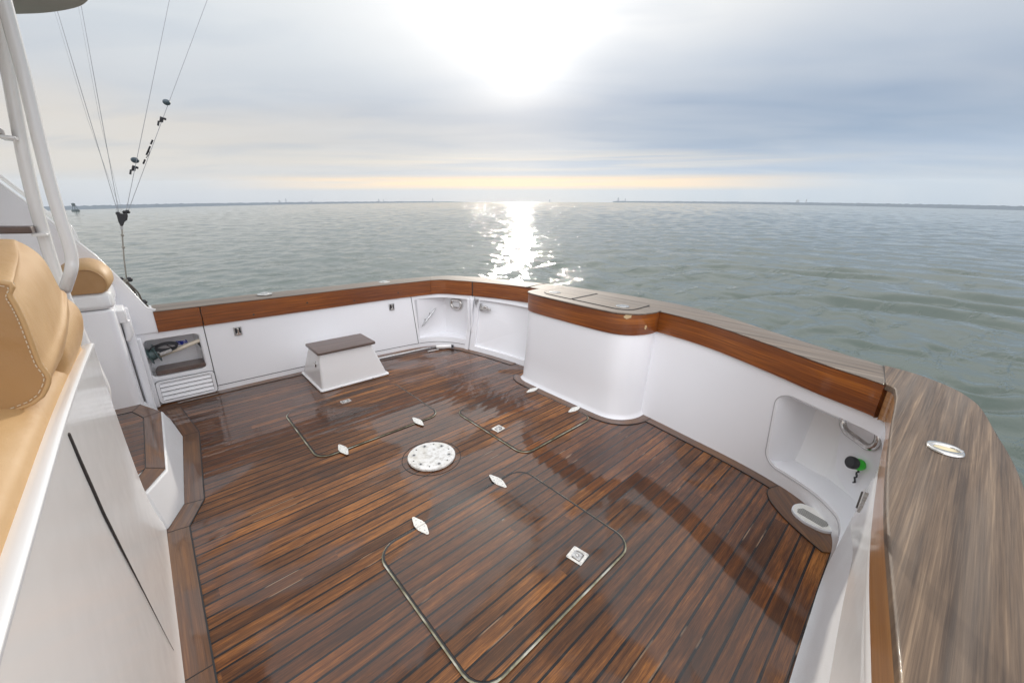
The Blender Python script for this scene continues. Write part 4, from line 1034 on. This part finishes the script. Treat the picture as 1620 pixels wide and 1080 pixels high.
# ------------------------------------------------------------------ mezzanine at the left
MZ = thing('mezzanine_bench', 'tan cushioned bench on a tall glossy white base along the left edge', 'bench', (-.2, 1.3, 0))
def seamz(y): return 1.152 - .034 * max(0, (y - 1.1) / .8) ** 1.6
XP = [(0, -.186), (.04, -.192), (.12, -.194), (.2, -.1945), (.3, -.195), (.42, -.195), (.55, -.195), (.7, -.195), (.85, -.195), (1.0, -.194), (9, -.192)]
YE = [(0, 2.43), (0, 2.395), (0, 2.32), (0, 2.255), (0, 2.185), (0, 2.125), (0, 2.085), (0, 2.06), (0, 2.045), (0, 2.035), (9, 2.03)]
QS = lin(0, 1, 36)
def mzp(u, q):
    z, x = XP[q]; y = -.3 + (YE[q][1] + .3) * u; z = seamz(y) if q == 10 else z
    return Vector((x, y, z))
mb = MB(); mb.add(*grid(mzp, QS, range(11)))
e = [mzp(1, q) for q in range(11)]; k = len(mb.v)
mb.add(e + [p + Vector((-.02, .006, 0)) for p in e] + [p + Vector((-.7, .0, 0)) for p in e], [(j * 11 + i, j * 11 + 11 + i, j * 11 + 12 + i, j * 11 + i + 1) for j in range(2) for i in range(10)])
mb.build('front_panel', GELW, MZ, auto=50)
prof = [(.0, .001), (.002, .003), (.004, .001), (.0055, -.006), (.005, -.014), (.002, -.03), (-.02, -.2)]
def cp_(u, q):
    z, x = prof[q]; b_ = mzp(u, 10); return Vector((b_.x + x, b_.y, b_.z + z))
mb = MB(); mb.add(*grid(cp_, QS, range(7))); mb.build('coaming', GELW, MZ, smooth=True)
mb = MB(); mb.tube([mzp(u, 10) + Vector((.002, 0, -.0005)) for u in QS], .0018, 6); mb.build('coaming_seam', LIPM, MZ)
P0 = [(107, 686), (125, 727), (144, 768), (162.5, 809), (195, 873), (230, 941), (261, 1002), (275, 1028)]
def onx(x, y, X): d = ray(x, y); k = X / d[0]; return Vector((X, d[1] * k, H + d[2] * k))
gp = [onx(x, y, -.1925) for x, y in P0]
mb = MB(); wd = [.016, .015, .013, .011, .008, .005, .003, .002]; mb.tube(gp, [w * .27 for w in wd], 8); mb.build('door_gap', SEAM, MZ)
def step():
    th = thing('mezzanine_step', 'white angular step with a teak top beside the mezzanine', 'step', (-.2, 3, 0))
    zt = .215
    bot = [(-.18, 2.385), (-.10, 2.56), (-.04, 3.43), (-.09, 3.82), (-.13, 3.98), (-1.0, 3.98), (-1.0, 2.385)]
    top = [(-.218, 2.43), (-.128, 2.60), (-.108, 3.46), (-.215, 3.70), (-.24, 3.90), (-1.0, 3.90), (-1.0, 2.43)]
    v = [(x, y, .0) for x, y in bot] + [(x, y, zt) for x, y in top]; n = 7
    link('body', v, [tuple(range(n, 2 * n))] + [(i, (i + 1) % n, n + (i + 1) % n, n + i) for i in range(n)], GELN, th, bevel=.008, segs=3)
    tk = [(-.226, 2.445), (-.135, 2.618), (-.115, 3.45), (-.219, 3.68), (-.98, 3.68), (-.98, 2.445)]
    MB().prism([(-.215, 2.70), (-.205, 3.40), (-.255, 3.56), (-.97, 3.56), (-.97, 2.56), (-.30, 2.56)], zt + .001, zt + .005).build('tread_planks', DECK, th, uv=lambda c: (c.x, c.y))
    inn = [(-.27, 2.53), (-.212, 2.69), (-.205, 3.42), (-.262, 3.575), (-.97, 3.575), (-.97, 2.53)]
    for i in range(4):
        a, b_, c, d = tk[i], tk[i + 1], inn[i + 1], inn[i]
        v, fs, uv = ribbon([a, b_], [d, c], zt + .0075, .006); link('border_board', v, fs, BORD, th, uv=uv)
        v, fs, uv = ribbon([d, c], offset([d, c], .004), zt + .008, .003); link('caulk_line', v, fs, CAULK, th)
        v, fs, uv = ribbon([a, d], offset([a, d], .004), zt + .0085, .003); link('caulk_line', v, fs, CAULK, th)
step()
def console():
    th = thing('side_console', 'narrow white side cabinet carrying the small tan bolster', 'cabinet', (-.4, 3.8, 0))
    x1 = -.205; y0 = 3.68; zt = 1.045
    MB().prism([(-1.2, y0), (x1 - .03, y0), (x1, y0 + .03), (x1, 4.2), (-1.2, 4.2)], .0, .925).build('body', GEL, th, bevel=.02, segs=4)
    MB().prism([(-1.2, y0 - .015), (x1 - .03, y0 - .015), (x1 + .012, y0 + .03), (x1 + .012, 4.2), (-1.2, 4.2)], .93, zt).build('top', GELW, th, bevel=.035, segs=5)
    # door seam on the aft face, hinge-like chock
    mb = MB(); mb.tube([(x1 + .001, 3.90, .84), (x1 + .001, 3.90, .30), (x1 + .0, 3.90, .05)], .004, 6); mb.build('door_seam', SEAM, th)
    b_ = MB(); b_.box((x1 + .018, 3.86, .855), (.05, .11, .10), Matrix.Rotation(R(12), 3, 'X')); b_.tube([(x1 + .03, 3.9, .80), (x1 + .032, 3.90, .70), (x1 + .012, 3.9, .64)], [.022, .026, .012], 12)
    b_.build('hinge_bracket', GELW, th, bevel=.010, segs=3)
    MB().box((x1 + .03, 4.02, .44), (.05, .05, .86)).build('door_frame', GEL, th, bevel=.012, segs=3)
    MB().box((x1 + .042, 4.125, .30), (.07, .05, .60)).build('corner_post', GEL, th, bevel=.012, segs=3)
console()
def dprism(name, prof, y0, y1, mat_, parent, bev=.02, segs=4, sub=0):
    return MB().prism(prof, y0, y1, axis=1).build(name, mat_, parent, bevel=bev, segs=segs)
def bolster():
    th = thing('small_bolster', 'small tan bolster cushion on the white side cabinet', 'cushion', (-.28, 3.7, 1.05))
    P = [(-.42, 1.048), (-.43, 1.13), (-.38, 1.205), (-.30, 1.235), (-.235, 1.225), (-.185, 1.17), (-.178, 1.10), (-.21, 1.048)]
    P = [tuple(p) for p in cr(P, 5)]
    c = Vector((-.30, 1.1)); rings = []
    for y, k in ((3.662, .74), (3.655, .78), (3.66, .83), (3.675, .90), (3.70, .97), (3.74, 1.03), (3.86, 1.07), (3.95, 1.04), (3.99, .9), (4.0, .5)):
        rings.append([(c.x + (a - c.x) * k, y, 1.048 + (b_ - 1.048) * k) for a, b_ in P])
    n = len(P); v = [p for r_ in rings for p in r_]; fs = [(j * n + i, j * n + (i + 1) % n, (j + 1) * n + (i + 1) % n, (j + 1) * n + i) for j in range(len(rings) - 1) for i in range(n)]
    fs.append(tuple(range((len(rings) - 1) * n, len(rings) * n)))
    link('cushion_cover', v, fs, TAN, th, auto=60)
    e = [(c.x + (a - c.x) * .76, 3.657, 1.048 + (b_ - 1.048) * .76) for a, b_ in P]
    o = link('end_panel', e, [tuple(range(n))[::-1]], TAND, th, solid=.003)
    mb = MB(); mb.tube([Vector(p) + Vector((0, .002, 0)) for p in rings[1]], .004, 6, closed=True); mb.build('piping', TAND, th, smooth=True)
bolster()
def big_cushion():
    th = MZ
    near = [ony(x, y, 1.22) for x, y in ((0, 444), (16, 465), (29, 487), (40, 511), (52, 543), (64, 575), (78, 606))]
    mid = [ony(x, y, 1.55) for x, y in ((0, 400), (30, 415), (55, 440), (75, 470), (92, 510), (103, 550), (106, 590))]
    far = [ony(x, y, 1.86) for x, y in ((0, 377), (27, 381), (54, 396), (72, 414), (86, 440), (98, 462), (108, 475))]
    def ext(r_, zt, zb, xb):     # close the loop on the inboard side
        f0, f1 = r_[0], r_[-1]
        return [Vector((xb, f0.y, zb)), Vector((xb, f0.y, (zt + zb) / 2)), Vector((xb, f0.y, zt)), Vector((xb * .6 + f0.x * .4, f0.y, zt))] + r_ + [Vector((f1.x - .06, f1.y, zb))]
    R0 = ext(near, near[0].z + .004, 1.19, -.50); R2 = ext(far, far[0].z + .004, 1.13, -.58)
    R1 = ext([a * .5 + b_ * .5 for a, b_ in zip(near, far)], (near[0].z + far[0].z) / 2 + .004, 1.16, -.54)
    for i in range(len(R1)): R1[i] = R1[i] + Vector((.012 * (i > 3 and i < len(R1) - 1), 0, .008 * (3 <= i < 9)))
    def lerp_ring(a, b_, q): return [p.lerp(r_, q) for p, r_ in zip(a, b_)]
    def shrink(r_, k, dy):
        c = sum(r_, Vector()) / len(r_); return [c + (p - c) * k + Vector((0, dy, 0)) for p in r_]
    rings = [shrink(R0, .985, -.004), R0, lerp_ring(R0, R1, .5), R1, lerp_ring(R1, R2, .5), R2, shrink(R2, .96, .05), shrink(R2, .8, .085), shrink(R2, .4, .1)]
    rings = [[Vector(q) for q in cr([tuple(p) for p in r_], 4, True)] for r_ in rings]
    n = len(rings[0]); v = [p for r_ in rings for p in r_]
    fs = [(j * n + i, j * n + (i + 1) % n, (j + 1) * n + (i + 1) % n, (j + 1) * n + i) for j in range(len(rings) - 1) for i in range(n)]
    fs += [tuple(range(n))[::-1], tuple(range((len(rings) - 1) * n, len(rings) * n))]
    BR = link('backrest', v, fs, TAN, th, smooth=True, sub=1)
    def sub_(o): o.location = (0, 0, 0); return o
    e = [p + Vector((0, -.004, 0)) for p in rings[0]]
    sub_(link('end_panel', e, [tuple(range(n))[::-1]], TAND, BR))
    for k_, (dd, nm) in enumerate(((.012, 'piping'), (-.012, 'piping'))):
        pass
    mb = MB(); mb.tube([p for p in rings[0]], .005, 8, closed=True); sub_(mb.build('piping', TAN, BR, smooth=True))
    # stitches either side of the piping
    mb = MB(); mb2 = MB(); c = sum(rings[0], Vector()) / n
    for i in range(0, n):
        a, b_ = rings[0][i], rings[0][(i + 1) % n]; L = (b_ - a).length; m_ = max(1, int(L / .009))
        for k in range(m_):
            p = a.lerp(b_, (k + .15) / m_); q = a.lerp(b_, (k + .75) / m_)
            for sh in (.955,):
                p2 = c + (p - c) * sh + Vector((0, -.006, 0)); q2 = c + (q - c) * sh + Vector((0, -.006, 0)); mb.tube([p2, q2], .0011, 4)
            p3 = p + Vector((.0, .016, 0)) + (p - c).normalized() * .002; q3 = q + Vector((0, .016, 0)) + (q - c).normalized() * .002; mb2.tube([p3, q3], .0011, 4)
    sub_(mb.build('stitching', THREAD, BR)); sub_(mb2.build('stitching', THREAD, BR))
    # second, farther pad that bulges beyond the first
    th2 = MZ
    f2 = [ony(x, y, 2.0) for x, y in ((95, 466), (108, 472), (118, 479), (128, 490), (134, 508), (133, 532), (126, 556), (115, 582), (100, 612))]
    f1 = [p + Vector((-.004, -.42, .0)) for p in f2]
    mk = lambda r_: [Vector((-.5, r_[0].y, r_[-1].z))] + [Vector((-.5, r_[0].y, r_[0].z))] + r_
    rr_ = [shrink(mk(f1), .7, -.05), shrink(mk(f1), .93, -.03), mk(f1), mk([a.lerp(b_, .5) for a, b_ in zip(f1, f2)]), mk(f2), shrink(mk(f2), .95, .03), shrink(mk(f2), .8, .05)]
    n = len(rr_[0]); v = [p for r_ in rr_ for p in r_]
    fs = [(j * n + i, j * n + (i + 1) % n, (j + 1) * n + (i + 1) % n, (j + 1) * n + i) for j in range(len(rr_) - 1) for i in range(n)] + [tuple(range(n))[::-1], tuple(range((len(rr_) - 1) * n, len(rr_) * n))]
    link('side_pad', v, fs, TAN, th2, smooth=True, sub=1)
    # seat cushion
    th3 = MZ
    ys_ = lin(.25, 1.95, 24); prof = [(-.75, 1.05), (-.75, 1.215), (-.45, 1.218), (-.30, 1.212), (-.255, 1.200), (-.228, 1.186), (-.216, 1.170), (-.2145, 1.150), (-.222, 1.10)]
    n = len(prof); v = [(a, y, b_ + seamz(y) - 1.152) for y in ys_ for a, b_ in prof]
    fs = [(j * n + i, j * n + (i + 1) % n, (j + 1) * n + (i + 1) % n, (j + 1) * n + i) for j in range(len(ys_) - 1) for i in range(n)] + [tuple(range(n))[::-1], tuple(range((len(ys_) - 1) * n, len(ys_) * n))]
    link('seat_cushion', v, fs, TAN, th3, smooth=True)
big_cushion()

# ------------------------------------------------------------------ ladder
def ladder():
    Y = 3.0; th = thing('flybridge_ladder', 'white tube ladder with teak treads rising at the left', 'ladder', (-.5, Y, .2))
    L = [ony(x, y, Y) for x, y in ((4, 60), (43, 270), (81, 411), (115, 500), (134, 545), (152, 585))]
    L = [L[0] + (L[0] - L[1]).normalized() * .9] + L
    e1 = ony(165, 615, Y); e2 = ony(170, 650, Y)
    MB().tube([*[tuple(p) for p in cr([tuple(p) for p in L] + [tuple(e1), tuple(e2), tuple(e2 + Vector((-.0, 0, -.3)))], 5)]], .0245, 18).build('stringer', WPAINT, th, smooth=True)
    L2 = [Vector((p.x - .42, p.y, p.z)) for p in L + [e1, e2]]
    MB().tube([tuple(p) for p in cr([tuple(p) for p in L2], 5)], .0245, 18).build('stringer', WPAINT, th, smooth=True)
    Rr = [ony(x, y, Y - .12) for x, y in ((22, 60), (38, 120), (74, 270), (97, 350), (110, 390), (114, 412), (112, 430), (107, 446))]
    Rr = [Rr[0] + (Rr[0] - Rr[1]).normalized() * .9] + Rr
    Rr[-1] = ony(103, 458, Y - .04)
    MB().tube([tuple(p) for p in cr([tuple(p) for p in Rr], 5)], .0235, 18).build('handrail', WPAINT, th, smooth=True)
    for (x, y) in ((62, 362), (12, 211)):
        p = ony(x, y, Y)
        tr = MB().box(p + Vector((-.24, -.05, .0)), (.46, .15, .032)).build('tread', TREAD, th, uv=lambda c: (c.x, c.y + c.z), bevel=.006)
        o = MB().box(p + Vector((.005, -.04, -.024)), (.05, .11, .014)).build('tread_bracket', WPAINT, tr, bevel=.005, segs=3); o.location = (0, 0, 0)
    MB().box((-.53, Y - .05, 1.14), (.42, .15, .032)).build('tread', TREAD, th, uv=lambda c: (c.x, c.y + c.z), bevel=.006)
    MB().box((-.53, Y - .05, .82), (.42, .15, .032)).build('tread', TREAD, th, uv=lambda c: (c.x, c.y + c.z), bevel=.006)
ladder()

# ------------------------------------------------------------------ cabin side and overhang
def cabin():
    th = thing('cabin_wall', 'white sloping cabin side panel running up behind the ladder', 'cabin wall', (-.3, 4.17, .4))
    tp = [(-.004, .79), (-.055, .82), (-.16, 1.06), (-.245, 1.23), (-.325, 1.35), (-.46, 1.555), (-.58, 1.72), (-1.2, 2.3), (-1.2, 0), (-.215, 0), (-.215, .617), (-.004, .617)]
    MB().prism(tp, 4.152, 4.20, axis=1).build('panel', GEL, th, bevel=.006)
    e = [(x, 4.165, z + .004) for x, z in tp[:8]]; MB().tube(e, .012, 10).build('edge_trim', GELW, th, smooth=True)
    MB().prism([(-1.2, 4.20), (-.02, 4.20), (.02, 4.44), (-1.2, 4.46)], .70, .788).build('side_deck', GEL, th, bevel=.006)
    r_ = [ony(x, y, 4.3) for x, y in ((-40, 250), (0, 279), (45, 313), (75, 337), (100, 352), (110, 358), (117, 369), (122, 382), (124, 392))]
    th2 = thing('grab_rail', 'thin white grab rail above the sloping cabin side', 'handrail', tuple(r_[4]))
    MB().tube([tuple(p) for p in cr([tuple(p) for p in r_], 4)], .0125, 10).build('tube', WPAINT, th2, smooth=True)
    for k in (2, 5): MB().tube([r_[k], r_[k] + Vector((-.01, -.12, -.10))], .010, 8).build('stanchion', WPAINT, th2, smooth=True)
    # wall and floor of the mezzanine behind, out of the photograph's frame
    MB().prism([(-1.25, -.1), (-1.2, -.1), (-1.2, 4.2), (-1.25, 4.2)], 0, 2.7).build('cabin_bulkhead', GEL, None); o = bpy.data.objects['cabin_bulkhead']; tag(o, 'plain white bulkhead behind the mezzanine seat', 'cabin wall')
    e = [(-.34, 4.36), (-.14, 4.13), (-.03, 3.96), (.05, 3.80), (.09, 3.62), (.10, 3.35), (.06, 2.9), (-.1, 2.4), (-.2, 2.0), (-.2, -.4), (-2, -.4), (-2, 4.75), (-.9, 4.7), (-.62, 4.58)]
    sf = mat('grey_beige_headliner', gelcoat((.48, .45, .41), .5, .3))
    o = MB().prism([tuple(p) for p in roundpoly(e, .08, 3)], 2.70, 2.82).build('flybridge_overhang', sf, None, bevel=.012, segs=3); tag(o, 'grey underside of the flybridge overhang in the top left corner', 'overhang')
cabin()

# ------------------------------------------------------------------ outrigger halyards
def rigging():
    Y = 4.45
    rope = mat('pale_rope', color=(.32, .30, .26), rough=.7); mono = mat('clear_halyard', color=(.30, .31, .33), rough=.4)
    pc = ony(193, 346, Y)
    th = thing('pulley_block', 'black pulley block hanging on a taut pale cord at the left', 'pulley', tuple(pc))
    P = lambda x, y, yy=Y: ony(x, y, yy)
    MB().prism([(P(x, y).x, P(x, y).z) for x, y in ((184.5, 340), (188, 337.5), (195, 338), (200, 337), (202.5, 339.5), (201.5, 348), (197, 351), (195, 357), (191, 358), (187, 350))], Y - .03, Y + .03, axis=1).build('cheeks', RUB, th, bevel=.005)
    mb = MB(); 
    for x, y in ((187, 338), (198, 336), (202, 335)): mb.sphere(P(x, y), .016, 8, 6)
    mb.build('sheave', RUB, th)
    mb = MB(); mb.tube([P(192, 356), P(192.5, 363)], .008, 8); mb.build('shackle', STEELD, th)
    c = MB(); c.tube([P(193, 361), P(194, 380), P(196, 408), P(200, 440)], .0050, 6)
    for y_, x_ in ((372, 193.6), (391, 195)): c.sphere(P(x_, y_), .011, 8, 6)
    o = c.build('tether_cord', rope, None, smooth=True); tag(o, 'knotted pale cord from the pulley down to the sloping coaming', 'cord')
    th = thing('halyard_cleat', 'dark cleat with bundled line on the sloping coaming', 'cleat', tuple(P(198, 443, 4.3)))
    mb = MB(); mb.tube([P(190, 440, 4.36), P(195, 444, 4.36), P(201, 445, 4.36), P(206, 441, 4.36)], [.010, .013, .013, .012], 8); mb.sphere(P(205, 442, 4.36), .020, 10, 8); mb.sphere(P(192, 441, 4.36), .016, 8, 6); mb.build('horn', RUB, th, smooth=True)
    mb = MB(); g = random.Random(4)
    for k in range(3): mb.tube([P(199 + g.uniform(-5, 5), 444 + g.uniform(-4, 6), 4.35) for _ in range(7)], .006, 6)
    mb.build('line_wraps', rope, th, smooth=True)
    mb = MB(); mb.tube([tuple(p) for p in cr([tuple(P(x, y, 4.33)) for x, y in ((200, 446), (208, 455), (214, 464), (219, 474), (226, 478))], 4)], .007, 8)
    mb.tube([tuple(p) for p in cr([tuple(P(x, y, 4.33)) for x, y in ((202, 447), (211, 455), (219, 464), (224, 474), (229, 478))], 4)], .006, 8)
    mb.tube([P(221, 472, 4.33), P(230, 480, 4.33), P(238, 489, 4.33)], .006, 6); o = mb.build('slack_line', mat('dark_rope', color=(.09, .075, .06), rough=.8), None, smooth=True); tag(o, 'slack brown line drooping down the outside of the coaming', 'rope')
    o = MB().sphere(P(228, 477.5, 4.33), .022, 10, 8, (1, 1, .9)).build('line_stopper', RUB, None, smooth=True); tag(o, 'round black stopper at the foot of the slack line', 'stopper')
    labs = ['leftmost halyard, thin and clear', 'second halyard from the left, thin and clear', 'halyard carrying the lower float and clip', 'rightmost halyard carrying the upper float and clip']
    lines = [((187, 338), (93, 25), -18, -300), ((188, 337), (130, 18), 100, -300), ((199, 337), (268, 0), 300, -140), ((202, 336), (328, 0), 400, -140)]
    for (a, b_, _, __), lb in zip(lines, labs):
        A, B = P(*a), P(*b_, 4.6); D = B - A
        mb = MB(); mb.tube([A, A + D * .5, A + D * 1.0, A + D * 2.2], .0018, 5); o = mb.build('outrigger_halyard', mono, None); tag(o, lb, 'line', 'halyards fanning up from the pulley')
        if a[0] < 190:   # doubled line
            mb = MB(); mb.tube([A + Vector((.02, 0, 0)), A + D * .5 + Vector((-.012, 0, 0)), A + D + Vector((-.015, 0, 0)), A + D * 2.2], .0010, 4); o2 = mb.build('return_strand', mono, o); 
    def fl(x, y, lb, rr):
        p = P(x, y, 4.52); o = MB().sphere(p, rr, 14, 10, (1, 1, .85)).build('stopper_float', mat('slate_float', color=(.06, .09, .11), rough=.4), None, smooth=True); tag(o, lb, 'float', 'round floats on the halyards')
    fl(263.5, 162, 'dark round float high on the rightmost halyard', .026); fl(213.5, 253.5, 'dark round float low on the third halyard', .026)
    def clip(x, y, lb):
        c = P(x, y, 4.52); th = thing('release_clip', lb, 'clip', tuple(c), 'release clips on the halyards')
        q = lambda dx, dy: P(x + dx, y + dy, 4.52)
        MB().tube([q(-4, -3), q(1, -1.5), q(6, 0)], .009, 8).build('arm', RUB, th); MB().tube([q(-1, -2), q(-2, 4)], .012, 8).build('body', RUB, th)
        MB().tube([q(-2, 4), q(-6, 3), q(-7, 10)], .007, 8).build('trigger', RUB, th)
    clip(257, 189, 'black release clip just below the upper float'); clip(213, 266, 'black release clip just below the lower float')
    mb = MB()
    for x, y in ((240, 225), (236, 235), (233, 242), (228, 256)):
        mb.tube([P(x + 1.5, y - 3.5, 4.52), P(x - 1.5, y + 3.5, 4.52)], .006, 6)
    mb.tube([P(236, 236, 4.52), P(236, 244, 4.52), P(231, 250, 4.52)], .0025, 5)
    o = mb.build('crimp_sleeves', RUB, None); tag(o, 'string of small black sleeves on the rightmost halyard', 'line fittings')
rigging()

# ------------------------------------------------------------------ air
def haze():
    lat = AZ0; rot = Matrix((AZ0, AZ1, UP)).transposed()
    c = Vector((0, 0, H)) - UP * CAMH
    zb, zt = -26.0, 7.5
    q = [(x, y, z) for x in (-430, 430) for y in (-430, 430) for z in (zb, zt)]
    o = link('haze', [c + rot @ Vector(p) for p in q], [(0, 1, 3, 2), (4, 6, 7, 5), (0, 4, 5, 1), (2, 3, 7, 6), (0, 2, 6, 4), (1, 5, 7, 3)], None)
    m = bpy.data.materials.new('pale_haze'); m.use_nodes = True; nt = m.node_tree; nt.nodes.clear()
    out = nt.nodes.new('ShaderNodeOutputMaterial'); v = nt.nodes.new('ShaderNodeVolumePrincipled')
    v.inputs['Color'].default_value = (.80, .88, .96, 1); v.inputs['Density'].default_value = .0014; v.inputs['Anisotropy'].default_value = .3
    nt.links.new(v.outputs[0], out.inputs['Volume']); o.data.materials.append(m)
    tag(o, kind='stuff')
haze()
